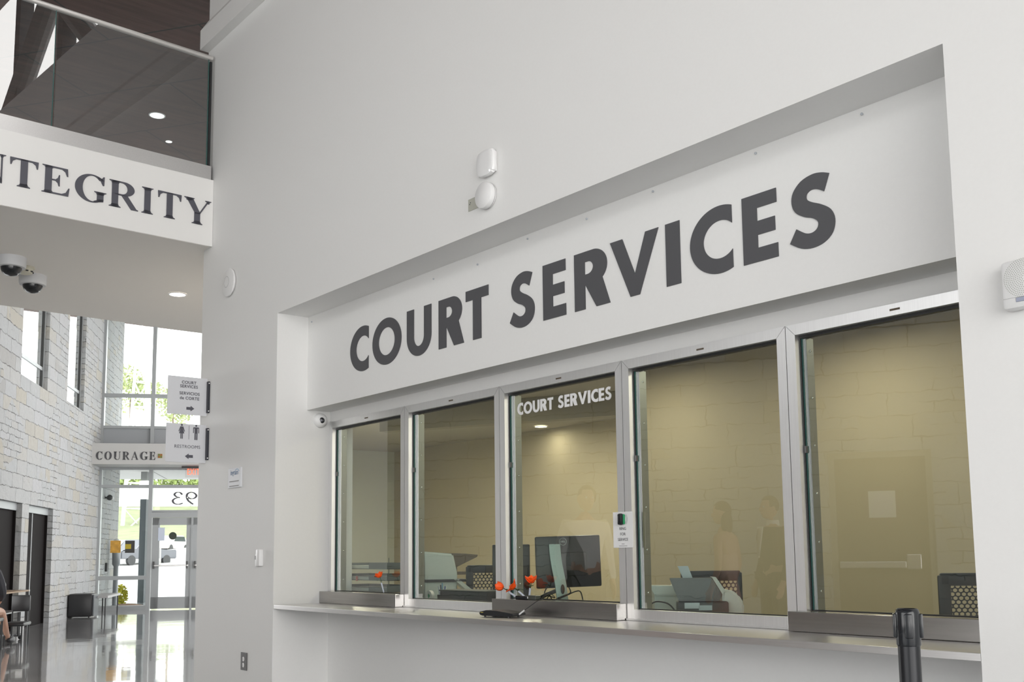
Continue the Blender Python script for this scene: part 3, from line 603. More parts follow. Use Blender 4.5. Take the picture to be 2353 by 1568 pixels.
# white decal in the middle window
yg = YF+.040-.0085
root = thing('window_decal', (-4.2, yg, 1.93), 'white COURT SERVICES decal across the top of the middle window', 'decal')
pa, pb = onY(1189, 955, yg), onY(1405, 889, yg); zb2, zt2 = onY(1189, 955, yg).z, onY(1189, 928, yg).z; H2 = zt2-zb2
tot = pb.x-pa.x; seq = [('C', .80), ('O', 1.16), ('U', .92), ('R', .88), ('T', .74), (' ', .42), ('S', .76), ('E', .64), ('R', .88), ('V', 1.10), ('I', .30), ('C', .82), ('E', .64), ('S', .76)]
gap = .09; sw = sum(w for _, w in seq)+gap*(len(seq)-1); k = tot/(sw*H2); x = pa.x
for ch, w in seq:
    if ch != ' ': shapes_obj('letter', sans(ch, w*k), WHITEL, frame((x, yg, zb2), XA*H2, ZA*H2, -YA), root, .0008)
    x += (w+gap)*k*H2
# small doorbell card on the frame between windows three and four
yb_ = YF-.012; A = onY(1408, 1178, yb_); B = onY(1455, 1259, yb_)
t = thing('doorbell_card', ((A.x+B.x)/2, yb_, B.z), 'white card reading RING FOR SERVICE with a black bell button', 'sign')
bm = new_bm(); box(bm, (A.x, yb_, B.z), (B.x, YF-.0062, A.z), .001); mk('card', bm, WHITEP, t)
cxm = (A.x+B.x)/2; hcd = A.z-B.z
bm = new_bm(); box(bm, (cxm-.018, yb_-.024, A.z-.066), (cxm+.012, yb_-.0005, A.z-.008), .009); mk('bell_button', bm, BLACKG, t, True)
bm = new_bm(); box(bm, (cxm+.004, yb_-.010, A.z-.062), (cxm+.019, yb_-.0005, A.z-.012), .004); mk('green_light_strip', bm, mat('green_plastic', (.02, .32, .12), .4), t, True)
for sgn in (-1, 1):
    for r in (.028, .034):
        bm = new_bm(); path(bm, [(cxm+sgn*r*math.cos(q), yb_-.001, A.z-.037+r*math.sin(q)) for q in [math.radians(-45+15*k) for k in range(7)]], .0008, 5); mk('sound_wave', bm, mat('grey_ink', (.30, .30, .30), .6), t)
for k, s in enumerate(('RING', 'FOR', 'SERVICE')): text_obj('lettering', s, .020, LETTER, wallM(cxm, A.z-.090-.027*k, yb_-.0008), t, .0003)
for k, w in ((.018, .010), (.008, .028)): bm = new_bm(); box(bm, (cxm-w, yb_-.0008, B.z+k), (cxm+w, yb_, B.z+k+.0018)); mk('ink_line', bm, LETTER, t)
# ================================================================== things on the main wall
# square wireless access point
P1 = onY(1117, 382)
A, B = onY(1093, 380, -.03), onY(1139, 380, -.03)
ax = (A.x+B.x)/2+.0; za = P1.z
t = thing('access_point', (ax, 0, za), 'rounded square white wireless access point on the wall above the round detector', 'access point')
bm = new_bm(); box(bm, (ax-.074, -.040, za-.072), (ax+.074, -.008, za+.072), .012); bmesh.ops.subdivide_edges(bm, edges=bm.edges[:], cuts=3, use_grid_fill=True)
for v in bm.verts:   # strongly rounded square outline
    dx, dz = (v.co.x-ax)/.074, (v.co.z-za)/.072; rr = (abs(dx)**4+abs(dz)**4)**.25; m_ = max(abs(dx), abs(dz), 1e-6); f = m_/max(rr, 1e-6); v.co.x = ax+dx*.074*f; v.co.z = za+dz*.072*f
mk('casing', bm, WHITEP, t, True)
bm = new_bm(); box(bm, (ax-.06, -.009, za-.055), (ax+.06, 0, za+.055), .003); mk('bracket', bm, WHITEP, t)
bm = new_bm(); ball(bm, (ax+.045, -.0405, za-.055), .004, (1, .4, 1), 10, 6); mk('status_light', bm, mat('white_led', (1, 1, 1), .3, emit=(1, 1, 1), estr=1.2), t)
# round detector and its metal cover plate
P2 = onY(1124, 452); r2 = .072
t = thing('round_detector', (P2.x, 0, P2.z), 'thick round white detector below the square access point', 'detector')
RM = frame((P2.x, 0, P2.z), XA, ZA, -YA)
bm = new_bm(); lathe(bm, [(0, .002), (r2*.9, .002), (r2*.97, .010), (r2, .020), (r2, .034), (r2*.975, .042), (r2*.9, .046), (0, .048)], 48, RM); mk('casing', bm, WHITEP, t, True)
bm = new_bm(); lathe(bm, [(r2*1.001, .013), (r2*1.012, .015), (r2*1.001, .017)], 48, RM); mk('seam_ring', bm, mat('grey_plastic', (.45, .45, .45), .5), t, True)
A = onY(1077, 460); B = onY(1102, 479)
bm = new_bm(); box(bm, (A.x, -.004, onY(1078, 487).z), (P2.x-.02, -.0002, A.z), .001)
t = thing('cover_plate', (A.x+.05, 0, A.z-.07), 'small beige blank cover plate left of the round detector', 'cover plate'); mk('plate', bm, mat('beige_plate', (.50, .50, .44), .4, .2), t)
for dx, dz in ((.015, -.03), (.022, -.022)): bm = new_bm(); ball(bm, (A.x+dx, -.0045, A.z+dz), .0035, (1, .4, 1), 8, 5); mk('screw', bm, mat('dark_latch', (.10, .10, .10), .4, .5), t)
# oval-looking round access point at left
P3 = onY(531, 650); r3 = (onY(536, 616).z-onY(528, 685).z)/2*.98
t = thing('ceiling_style_access_point', (P3.x, 0, P3.z), 'flat round white access point near the free end of the wall', 'access point')
RM = frame((P3.x, 0, P3.z), XA, ZA, -YA)
bm = new_bm(); lathe(bm, [(0, 0), (r3*.80, 0), (r3*.96, .012), (r3, .020), (r3*.97, .026), (r3*.6, .037), (0, .041)], 48, RM); mk('casing', bm, WHITEP, t, True)
bm = new_bm(); lathe(bm, [(r3*.36, .0385), (r3*.38, .0402), (r3*.40, .0385)], 40, RM); mk('logo_ring', bm, mat('grey_plastic', (.45, .45, .45), .5), t, True)
# name plate with blue word
A = onY(528, 1078); B = onY(556, 1121)
t = thing('name_plate', ((A.x+B.x)/2, 0, B.z), 'small white notice with blue heading on the wall left of the card reader', 'sign')
bm = new_bm(); box(bm, (A.x, -.012, onY(528, 1123).z), (B.x, -.0002, A.z), .001); mk('panel', bm, SIGNW, t); cxm = (A.x+B.x)/2; zz = A.z
text_obj('heading', 'ingram', .055, mat('slate_blue_ink', (.12, .20, .34), .5), wallM(cxm, zz-.052, -.0128), t, .0003, .0008, sx=.9)
bm = new_bm(); path(bm, smooth_pts([(cxm+.01, -.0125, zz-.022), (cxm+.05, -.0125, zz-.012), (cxm+.085, -.0125, zz-.03)], 5), .002, 6); mk('swoosh', bm, mat('light_blue_ink', (.25, .45, .65), .5), t)
for k in (0, 1):
    bm = new_bm(); box(bm, (cxm-.085, -.0128, zz-.105-.035*k), (cxm+.08, -.0119, zz-.097-.035*k)); mk('ink_line', bm, mat('grey_ink', (.30, .30, .30), .6), t)
# card reader
A = onY(590, 1268); B = onY(606, 1303)
xr_ = onY(606, 1280).x
t = thing('card_reader', (xr_-.045, 0, B.z), 'small white wall card reader with a dark window beside the recess', 'card reader')
bm = new_bm(); box(bm, (xr_-.062, -.034, B.z+.004), (xr_-.004, -.0002, onY(604, 1263).z), .006); mk('casing', bm, WHITEP, t, True)
bm = new_bm(); box(bm, (xr_-.100, -.020, B.z+.002), (xr_-.062, -.0002, B.z+.085), .004); mk('sensor_block', bm, WHITEP, t, True)
bm = new_bm(); box(bm, (xr_-.094, -.022, B.z+.050), (xr_-.068, -.0195, B.z+.078), .001); mk('dark_window', bm, BLACK, t)
# power outlet
A = onY(555, 1499); B = onY(568, 1542)
t = thing('power_outlet', ((A.x+B.x)/2, 0, B.z), 'grey duplex power outlet low on the main wall', 'outlet')
bm = new_bm(); box(bm, (A.x, -.006, B.z), (B.x, -.0002, A.z), .0015); mk('plate', bm, mat('grey_outlet_plate', (.07, .07, .07), .4), t)
for dz in (.036, .078):
    bm = new_bm(); ball(bm, ((A.x+B.x)/2-.004, -.0065, B.z+dz), .017, (.95, .25, 1), 20, 10); so = mk('socket', bm, WHITEP, t, True)
    for dx in (-.006, .004): bm = new_bm(); box(bm, ((A.x+B.x)/2-.005+dx, -.0112, B.z+dz-.004), ((A.x+B.x)/2-.004+dx, -.0100, B.z+dz+.005)); mk('slot', bm, BLACK, so)
# dome camera in the corner of the recess
c0 = onX(735, 967, OL)
t = thing('security_camera', (OL, c0.y, c0.z), 'small round white security camera at the corner of the recess', 'camera')
RM = frame((OL+.0005, c0.y-.0, c0.z), YA, ZA, XA)
bm = new_bm(); lathe(bm, [(0, 0), (.052, 0), (.054, .006), (.050, .022), (.040, .036), (.024, .044), (0, .046)], 40, RM); mk('housing', bm, WHITEP, t, True)
vdir = (CAM-Vector((OL+.02, c0.y, c0.z))).normalized(); vdir = (vdir+Vector((.35, 0, -.10))).normalized()
q = vdir.to_track_quat('Z', 'Y').to_matrix().to_4x4(); LM = Matrix.Translation(Vector((OL+.018, c0.y, c0.z))) @ q
bm = new_bm(); lathe(bm, [(0, .015), (.021, .015), (.023, .024), (.020, .030), (.015, .033), (0, .034)], 32, LM); ln = mk('lens_ring', bm, BLACKG, t, True)
bm = new_bm(); ball(bm, LM @ Vector((0, 0, .034)), .008, (1, 1, 1), 14, 8); mk('lens', bm, mat('lens_glass_grey', (.25, .25, .28), .1), ln, True)
# intercom speaker at the right edge
A = onY(2297, 607, -.05); B = onY(2303, 712, -.05); x0 = A.x; zt, zb_ = A.z+.004, B.z-.004
S_ = zt-zb_
t = thing('wall_speaker', (x0+.1, 0, zb_), 'white wall speaker with round dotted grille at the right edge', 'speaker')
bm = new_bm(); box(bm, (x0, -.052, zb_), (x0+.21, -.0002, zt), .012)
for v in bm.verts:
    if v.co.y > -.02 and v.co.x < x0+.05: v.co.x -= .006
mk('casing', bm, WHITEP, t, True)
bm = new_bm(); gc = (x0+.072, zb_+S_*.60)
for r in [.006*k for k in range(1, 11)]:
    n_ = int(2*math.pi*r/.006)
    for k in range(n_):
        q = 2*math.pi*k/n_; bmesh.ops.create_circle(bm, cap_ends=True, segments=5, radius=.0016, matrix=frame((gc[0]+r*math.cos(q), -.0525, gc[1]+r*math.sin(q)), XA, ZA, -YA))
mk('grille', bm, mat('grille_hole', (.30, .32, .27), .6), t)
bm = new_bm(); box(bm, (x0+.005, -.0528, zb_+S_*.215), (x0+.20, -.0515, zb_+S_*.225)); mk('seam', bm, mat('grey_plastic', (.45, .45, .45), .5), t)
bm = new_bm(); box(bm, (x0+.045, -.0545, zb_+S_*.12), (x0+.15, -.052, zb_+S_*.21), .001); mk('badge', bm, mat('blue_grey_badge', (.28, .30, .38), .3, .5), t)
# ceiling hooks left in the panel top
for k, (px, py) in enumerate(((716, 740), (996, 641), (1097, 608), (1212, 549), (1348, 503), (1500, 440), (1736, 352), (1980, 262))):
    z_ = OT; p = onZ(px, py, OT-.006)
    if p.y > YS-.01 or p.y < 0: p = onY(px, py, YS-.006)
    bm = new_bm(); ball(bm, p, .0055, (1, 1, 1), 8, 6); tube(bm, p, p+(ZA*.005 if abs(p.z-OT) < .02 else YA*.005), .002, seg=6)
    single('anchor_stub', bm, mat('pale_anchor', (.45, .48, .52), .4), 'tiny plastic anchor left behind at the top of the recess', 'anchor', 'tiny anchors along the recess top')
# ================================================================== blade signs
def blade(x, q, rows, label, arrow, br, icons=None):
    """double sided sign panel projecting from the wall, facing the camera (+x)"""
    p = [onX(*c, x) for c in q]   # TL, TR, BL, BR
    y0 = min(p[0].y, p[2].y); y1 = -.012; zt_ = (p[0].z+p[1].z)/2; zb_ = (p[2].z+p[3].z)/2; H = zt_-zb_; Wd = y1-y0
    t = thing('hanging_sign', (x, (y0+y1)/2, zb_), label, 'sign', 'signs projecting from the wall end')
    bm = new_bm(); box(bm, (x-.006, y0, zb_), (x, y1, zt_), .001); mk('panel', bm, SIGNW, t)
    bm = new_bm(); box(bm, (x+.0005, y1-.006, zb_+H*.08), (x+.030, -.0005, zt_-H*.08), .002); b = mk('bracket', bm, DKBR, t)
    for z in (zb_+H*.13, zt_-H*.13): bm = new_bm(); ball(bm, (x+.031, -.009, z), .006, (.5, 1, 1), 10, 6); mk('bolt', bm, mat('screw_steel', (.8, .8, .78), .2, 1), b)
    TM = lambda u, v: frame((x+.0012, y0+Wd*u, zt_-H*v), YA, ZA, XA)
    for s, u, v, sz, bold in rows: text_obj('lettering', s, sz, LETTERS, TM(u, v), t, .0004, bold, space=1.08)
    u, v, d = arrow; sg = 1 if d == 'r' else -1
    pts = [(-.030, -.011), (.004, -.011), (.004, -.022), (.034, 0), (.004, .022), (.004, .011), (-.030, .011)]
    shapes_obj('arrow', [[[(sg*a_, b_) for a_, b_ in pts]]], LETTERS, TM(u, v), t, .0005)
    if icons:
        for u, kind in icons:
            sh = [[arc(0, .062, .0075, .0085, 0, 360, 16)[:-1]]]
            if kind == 'w':
                sh += [[[(-.012, .050), (.012, .050), (.026, .012), (.021, .010), (.010, .034), (.021, -.004), (-.021, -.004), (-.010, .034), (-.021, .010), (-.026, .012)]],
                       [[(-.0095, -.004), (-.002, -.004), (-.002, -.046), (-.0095, -.046)]], [[(.002, -.004), (.0095, -.004), (.0095, -.046), (.002, -.046)]]]
            else:
                sh += [[[(-.020, .050), (.020, .050), (.024, .045), (.024, .004), (.018, .004), (.018, .040), (.012, .040), (.012, .0), (-.012, .0), (-.012, .040), (-.018, .040), (-.018, .004), (-.024, .004), (-.024, .045)]],
                       [[(-.012, .001), (-.002, .001), (-.002, -.050), (-.012, -.050)]], [[(.002, .001), (.012, .001), (.012, -.050), (.002, -.050)]]]
            shapes_obj('pictogram', sh, LETTERS, TM(u, .24), t, .0005)
        bm = new_bm(); box(bm, (x+.0004, y0+Wd*.56, zt_-H*.40), (x+.0014, y0+Wd*.567, zt_-H*.04)); mk('divider', bm, LETTERS, t)
XB = -7.90
blade(XB, ((387, 862), (475, 871), (384, 949), (473, 958)), (('COURT', .53, .185, .033, .0006), ('SERVICES', .53, .29, .033, .0006), ('SERVICIOS', .55, .475, .033, .0006), ('de CORTE', .55, .60, .033, .0006)),
      'upper hanging sign reading COURT SERVICES, SERVICIOS de CORTE with right arrow', (.57, .83, 'r'), 1)
blade(XB, ((383, 971), (472, 978), (380, 1060), (470, 1066)), (('RESTROOMS', .53, .63, .035, .0),),
      'lower hanging sign reading RESTROOMS with left arrow and two figures', (.58, .84, 'l'), 1, icons=((.38, 'w'), (.74, 'm')))
# ================================================================== counter top things
def tulip(base, tip, name_label, tilt, seed, op=.5, s=1.0):
    """fabric tulip fixed to a taped pen"""
    rnd = random.Random(seed); base, tip = Vector(base), Vector(tip); base.z = max(base.z, .9045); d = (tip-base).normalized()
    t = thing('tulip_pen', base, name_label, 'flower pen', 'orange fabric flowers on pens')
    L = (tip-base).length
    bm = new_bm(); path(bm, [base, base+d*L*.62], [.0045*s, .006*s], 10); mk('pen', bm, TAPE, t, True)
    bm = new_bm(); path(bm, smooth_pts([base+d*L*.60, base+d*L*.8+Vector((.004, 0, 0)), tip], 5), .0022*s, 8); mk('stem', bm, LEAF, t, True)
    q = (d+Vector(tilt)).normalized().to_track_quat('Z', 'Y').to_matrix().to_4x4(); HM = Matrix.Translation(tip) @ q
    bm = new_bm()
    for k in range(6):   # six cupped petals
        a0 = 2*math.pi*k/6+rnd.random()*.3; w_ = (.020 if k % 2 else .022)*s; h_ = (.040+.006*rnd.random())*s; o_ = op*(1+.35*rnd.uniform(-1, 1)); rows = []
        for j in range(7):
            v = j/6; rad = s*(.003+.017*math.sin(v*math.pi*.62)+.020*o_*v*v); hh = h_*v*(1-.25*o_*v); ww = w_*math.sin(math.pi*(.12+.86*v*.98))**.7*.95
            rows.append([HM @ Matrix.Rotation(a0, 4, 'Z') @ Vector((rad-.25*ww*abs(u)**1.5, ww*u, hh-.004*abs(u)*v)) for u in (-1, -.5, 0, .5, 1)])
        vs = [[bm.verts.new(p) for p in r] for r in rows]
        for r1, r2_ in zip(vs, vs[1:]):
            for i_ in range(4): bm.faces.new((r1[i_], r1[i_+1], r2_[i_+1], r2_[i_]))
    o = mk('petals', bm, ORANGE, t, True); md = o.modifiers.new('th', 'SOLIDIFY'); md.thickness = .0012
    bm = new_bm()
    for k in range(2):
        a0 = rnd.random()*6.28+k*2.4; p0 = base+d*L*.74; rows = []
        for j in range(6):
            v = j/5; c = p0+Vector((math.cos(a0), math.sin(a0)*.5, .55))*(.052*s*v)+Vector((0, 0, -.026*s*v*v)); sd = Vector((-math.sin(a0), math.cos(a0), 0))*(.012*s*math.sin(math.pi*min(1, .08+v*.92)))
            rows.append([c-sd, c+Vector((0, 0, -.002)), c+sd])
        vs = [[bm.verts.new(p) for p in r] for r in rows]
        for r1, r2_ in zip(vs, vs[1:]):
            for i_ in range(2): bm.faces.new((r1[i_], r1[i_+1], r2_[i_+1], r2_[i_]))
    o = mk('leaves', bm, LEAF, t, True); md = o.modifiers.new('th', 'SOLIDIFY'); md.thickness = .001
YT = .395
tulip(onY(882, 1364, YT)+ZA*.0, onY(873, 1327, YT), 'orange fabric tulip on a pen standing alone on the left transaction box', (-.1, -.1, 0), 3, .9, .85)
tulip(onY(1190, 1384, YT), onY(1156, 1352, YT-.03), 'leftmost of the three orange tulips, its bloom leaning over the steel mullion', (-.8, -.5, .2), 5, .15, 1.05)
tulip(onY(1206, 1372, YT), onY(1183, 1352, YT-.02), 'middle orange tulip of the three, with one petal hanging down', (.2, -.4, 0), 11, 1.1, 1.05)
tulip(onY(1216, 1372, YT), onY(1220, 1340, YT-.005), 'rightmost of the three orange tulips, cup upright and open', (0, -.05, .3), 8, .75, 1.05)
# pen holder and black swipe device with cables
A = onY(1192, 1384, YT); B = onY(1217, 1371, YT)
bm = new_bm(); box(bm, (A.x, YT-.026, .8985), (B.x+.005, YT+.02, B.z+.002), .004)
single('pen_holder', bm, BLACKG, 'small glossy black pen holder under the orange flowers', 'pen holder')
A = onY(1220, 1385, YT+.01); B = onY(1240, 1369, YT+.01)
t = thing('swipe_reader', (A.x+.02, YT, .899), 'dark grey card swipe reader right of the pen holder', 'card reader')
bm = new_bm(); box(bm, (A.x, YT-.020, .8985), (B.x, YT+.020, B.z), .004); mk('casing', bm, mat('dark_olive_plastic', (.05, .055, .045), .4), t)
bm = new_bm(); box(bm, (A.x+.004, YT-.0215, .905), (A.x+.012, YT-.0195, B.z-.006)); mk('label_mark', bm, WHITEL, t)
# signature pad on the counter
A = onZ(1112, 1419, ZC+.01); B = onZ(1192, 1413, ZC+.01)
L0 = onY(1114, 1410, .16); L1 = onY(1190, 1406, .20)
t = thing('signature_pad', ((L0.x+L1.x)/2, .16, ZC), 'black signature pad with white plug lying on the counter', 'signature pad')
d = (Vector((L1.x, L1.y, 0))-Vector((L0.x, L0.y, 0))); ln_ = d.length; d.normalize(); s_ = Vector((-d.y, d.x, 0))
PM = frame((L0.x, L0.y, ZC), d, s_, ZA)
bm = new_bm()
prism(bm, [(0, -.045, .012), (.02, -.045, .006), (ln_-.02, -.045, .006), (ln_, -.045, .012), (ln_, -.045, .022), (ln_*.55, -.045, .034), (.05, -.045, .036), (.0, -.045, .026)], (0, .11, 0))
bmesh.ops.bevel(bm, geom=bm.edges[:], offset=.003, segments=2, affect='EDGES'); bmesh.ops.transform(bm, matrix=PM, verts=bm.verts); mk('casing', bm, BLACK, t, True)
for x in (.03, ln_-.04):
    for y in (-.03, .05): bm = new_bm(); tube(bm, PM @ Vector((x, y, .0003)), PM @ Vector((x, y, .010)), .006, seg=10); mk('foot', bm, BLACK, t, True)
bm = new_bm(); box(bm, (.012, -.0465, .022), (.030, -.045, .025)); bmesh.ops.transform(bm, matrix=PM, verts=bm.verts); mk('yellow_label', bm, mat('yellow_label', (.6, .5, .1), .5), t)
pe = PM @ Vector((ln_, .01, .016)); pl = pe+Vector((.030, .012, .022))
bm = new_bm(); path(bm, [pe, pl], .0045, 8); mk('white_plug', bm, WHITEL, t, True)
bm = new_bm(); path(bm, smooth_pts([pl, pl+Vector((.04, .05, .045)), (B.x+.10, .352, .905), onY(1240, 1378, YT+.01)+Vector((0, 0, .001)), onY(1262, 1366, YF+.02), onY(1275, 1372, .8)], 8), .0022, 8); mk('cable', bm, BLACK, t, True)
# ================================================================== stanchion
T0 = dep(2084, 1399, 2.98); sxx, syy, szz = T0.x, T0.y, T0.z
t = thing('queue_stanchion', (sxx, syy, 0), 'black queue barrier post standing in front of the counter', 'stanchion')
bm = new_bm(); lathe(bm, [(0, 0), (.17, 0), (.175, .01), (.165, .028), (.05, .045), (.034, .05)], 40, Matrix.Translation((sxx, syy, 0))); mk('base', bm, BLACK, t, True)
bm = new_bm(); tube(bm, (sxx, syy, .045), (sxx, syy, szz-.10), .0305, seg=40); mk('pole', bm, mat('satin_black_metal', (.016, .017, .02), .3, .3), t, True)
bm = new_bm(); lathe(bm, [(.0315, szz-.105), (.0335, szz-.10), (.0335, szz-.012), (.031, szz-.003), (.027, szz), (.024, szz-.004), (0, szz-.005)], 40, Matrix.Translation((sxx, syy, 0))); hd = mk('belt_head', bm, BLACKG, t, True)
for k in range(4):
    a = math.radians(34+90*k); R_ = Matrix.Translation((sxx, syy, 0)) @ Matrix.Rotation(a, 4, 'Z')
    bm = new_bm(); box(bm, (.030, -.011, szz-.082), (.0405, .011, szz-.014), .003); bmesh.ops.transform(bm, matrix=R_, verts=bm.verts); c_ = mk('belt_slot', bm, BLACKG, hd, True)
# ================================================================== balcony lettering, railing, soffit things
FA = Vector((-7.894, -.022, 0)); FD = Vector((.2, -4.278, 0)).normalized(); FN = Vector((-FD.y, FD.x, 0)); FN = FN if FN.x > 0 else -FN
def fas(px, py, off=0): return onP(px, py, FA+FN*off, FN)
root = thing('balcony_lettering', FA+FD*.8+ZA*3.8, 'large slate serif letters spelling INTEGRITY on the balcony fascia', 'lettering')
def fx(xc, yc): p = fas(xc/4.706, 340+yc/4.706); return (p-FA).dot(-FD), p.z
_, zbs = fx(1060, 590); bz = fx(750, 530)
zb1 = fx(200, 410)[1]; zt1 = fx(260, 120)[1]; zb2_ = fx(2130, 833)[1]; zt2_ = fx(2060, 545)[1]
zb_ = (zb1+zb2_)/2; Hs = ((zt1+zt2_)/2-zb_)
for ch, xa, xb, ya, yb in (('I', -560, -400, 100, 100), ('N', -340, 65, 100, 80), ('T', 108, 415, 120, 200), ('E', 452, 748, 320, 480), ('G', 808, 1148, 420, 500), ('R', 1178, 1490, 480, 680), ('I', 1515, 1668, 550, 620), ('T', 1707, 1960, 510, 560), ('Y', 1992, 2280, 530, 590)):
    a_, b_ = fx(xa, ya)[0], fx(xb, yb)[0]
    M = frame(FA+(-FD)*a_+FN*.0045+ZA*zb_, -FD*Hs, ZA*Hs, FN)
    shapes_obj('letter', serif(ch, (b_-a_)/Hs), LETTERS, M, root, .003)
# railing
t = thing('glass_railing', FA+ZA*4.2+FD*1.5, 'frameless glass railing with steel base and handrail along the balcony', 'railing')
off = -.035
def rp(s, z, o=0): return FA+FD*s+FN*(off+o)+ZA*z
bm = new_bm(); prism(bm, [rp(.0, 4.197, .03), rp(4.2, 4.197, .03), rp(4.2, 4.197, -.05), rp(.0, 4.197, -.05)], (0, 0, .115)); mk('base_shoe', bm, STEEL, t)
bm = new_bm(); path(bm, [rp(-.0, 5.245, 0), rp(4.2, 5.245, 0)], .021, 16); mk('handrail', bm, mat('satin_handrail', (.62, .60, .58), .35, .6), t, True)
for (a_, b_) in ((.03, 1.232), (1.246, 2.45), (2.464, 3.668)):
    bm = new_bm(); prism(bm, [rp(a_, 4.30, .006), rp(b_, 4.30, .006), rp(b_, 4.30, -.006), rp(a_, 4.30, -.006)], (0, 0, .93)); pn_ = mk('glass_panel', bm, RAILG, t)
    bm = new_bm(); prism(bm, [rp(a_-.003, 4.30, .0065), rp(a_+.003, 4.30, .0065), rp(a_+.003, 4.30, -.0065), rp(a_-.003, 4.30, -.0065)], (0, 0, .93)); mk('glass_edge', bm, EDGE, pn_)
bm = new_bm(); prism(bm, [rp(.004, 4.31, .012), rp(.022, 4.31, .012), rp(.022, 4.31, -.012), rp(.004, 4.31, -.012)], (0, 0, .90)); mk('end_channel', bm, BLACK, t)
ZO = 3.640
def dome(px, py, label):
    c = onZ(px, py, ZO); r = .115; M = Matrix.Translation((c.x, c.y, ZO)) @ Matrix.Rotation(math.pi, 4, 'X')
    t = thing('dome_camera', (c.x, c.y, ZO), label, 'camera', 'dome cameras under the balcony')
    bm = new_bm(); lathe(bm, [(0, 0), (r, 0), (r, .004), (r*.985, .068), (r*.93, .085), (r*.72, .088)], 48, M); mk('housing', bm, mat('white_camera_housing', (.62, .63, .65), .45), t, True)
    bm = new_bm(); lathe(bm, [(r*.72, .086), (r*.70, .105), (r*.60, .130), (r*.40, .150), (0, .160)], 40, M); mk('dome', bm, BLACKG, t, True)
    e = Vector((c.x, c.y, ZO-.135)); bm = new_bm(); ball(bm, e+Vector((.02, .035, 0)), .022, (1, 1, .5), 12, 8); mk('infrared_window', bm, WHITEP, t, True)
dome(27, 592, 'dome camera left of the smoke detector under the balcony'); dome(76, 634, 'dome camera right of the smoke detector under the balcony')
c = onZ(58, 614, ZO); M = Matrix.Translation((c.x, c.y, ZO)) @ Matrix.Rotation(math.pi, 4, 'X')
t = thing('smoke_detector', (c.x, c.y, ZO), 'cream smoke detector between the two dome cameras', 'smoke detector')
CREAM = mat('cream_plastic', (.62, .60, .50), .5)
bm = new_bm(); lathe(bm, [(0, 0), (.075, 0), (.078, .012), (.062, .018), (.058, .055), (.045, .060), (0, .060)], 32, M); mk('housing', bm, CREAM, t, True)
for k in range(8): a = k*math.pi/4; bm = new_bm(); box(bm, (c.x+.0585*math.cos(a)-.010, c.y+.0585*math.sin(a)-.010, ZO-.048), (c.x+.0585*math.cos(a)+.010, c.y+.0585*math.sin(a)+.010, ZO-.038)); mk('vent', bm, BLACK, t)
def downlight(c, z, r, label, group, power, col, strength):
    t = thing('downlight', (c.x, c.y, z), label, 'ceiling light', group)
    M = Matrix.Translation((c.x, c.y, z)) @ Matrix.Rotation(math.pi, 4, 'X')
    bm = new_bm(); lathe(bm, [(r*.84, .001), (r*.86, .007), (r, .006), (r*1.02, .0)], 32, M); mk('trim_ring', bm, WHITEP, t, True)
    bm = new_bm(); lathe(bm, [(0, .003), (r*.85, .003)], 32, M); mk('diffuser', bm, mat('lit_'+label.replace(' ', '_')[:30], (1, 1, 1), .5, emit=col, estr=strength), t)
    if power:
        l = bpy.data.lights.new('downlight_lamp', 'AREA'); l.shape = 'DISK'; l.size = r*1.7; l.energy = power; l.color = col; l.spread = math.radians(175)
        o = bpy.data.objects.new('downlight_lamp', l); SC.collection.objects.link(o); o.location = (c.x, c.y, z-.012)
c = onZ(408, 676, ZO); downlight(c, ZO-.001, .085, 'lit round downlight in the balcony soffit', 'balcony downlights', 14, (1, .90, .78), 6)
for (px, py, lab) in ((361, 265, 'larger lit downlight in the dark wood ceiling'), (388, 325, 'farther lit downlight in the dark wood ceiling')):
    c = onZ(px, py, 7.2); downlight(c, 7.199, .11 if px == 361 else .05, lab, 'wood ceiling downlights', 25 if px == 361 else 8, (1, .95, .9), 3)
# ================================================================== OFFICE THINGS
def hdir(px, py=1270): d = ray(px, py); d.z = 0; return d.normalized()
def face(px, py, Y, yaw=0, tilt=0):
    """upright frame at a point: x to the viewer's right, y away, z up; yaw in degrees"""
    p = onY(px, py, Y); f = hdir(px); r = f.cross(ZA)
    M = Matrix.Rotation(math.radians(yaw), 3, 'Z'); r, f = M @ r, M @ f
    if tilt: q = Matrix.Rotation(math.radians(tilt), 3, r); f = q @ f; u = q @ ZA
    else: u = ZA
    return p, frame(p, r, f, u), (p-CAM).dot(AF)/FPX      # metres per photo pixel
def mkx(name, bm, M, m, par, smooth=False): bmesh.ops.transform(bm, matrix=M, verts=bm.verts); return mk(name, bm, m, par, smooth)
DZ = .80
bm = new_bm(); box(bm, (OL+.01, .625, DZ-.03), (OR_+.6, 1.25, DZ), .003); box(bm, (OL+.01, 1.20, .0), (OR_+.6, 1.23, DZ-.03)); box(bm, (OL+.01, .66, .0), (OL+.04, 1.2, DZ-.03))
single('office_worktop', bm, mat('worktop_laminate', (.30, .28, .24), .4), 'long office worktop behind the service windows', 'worktop')
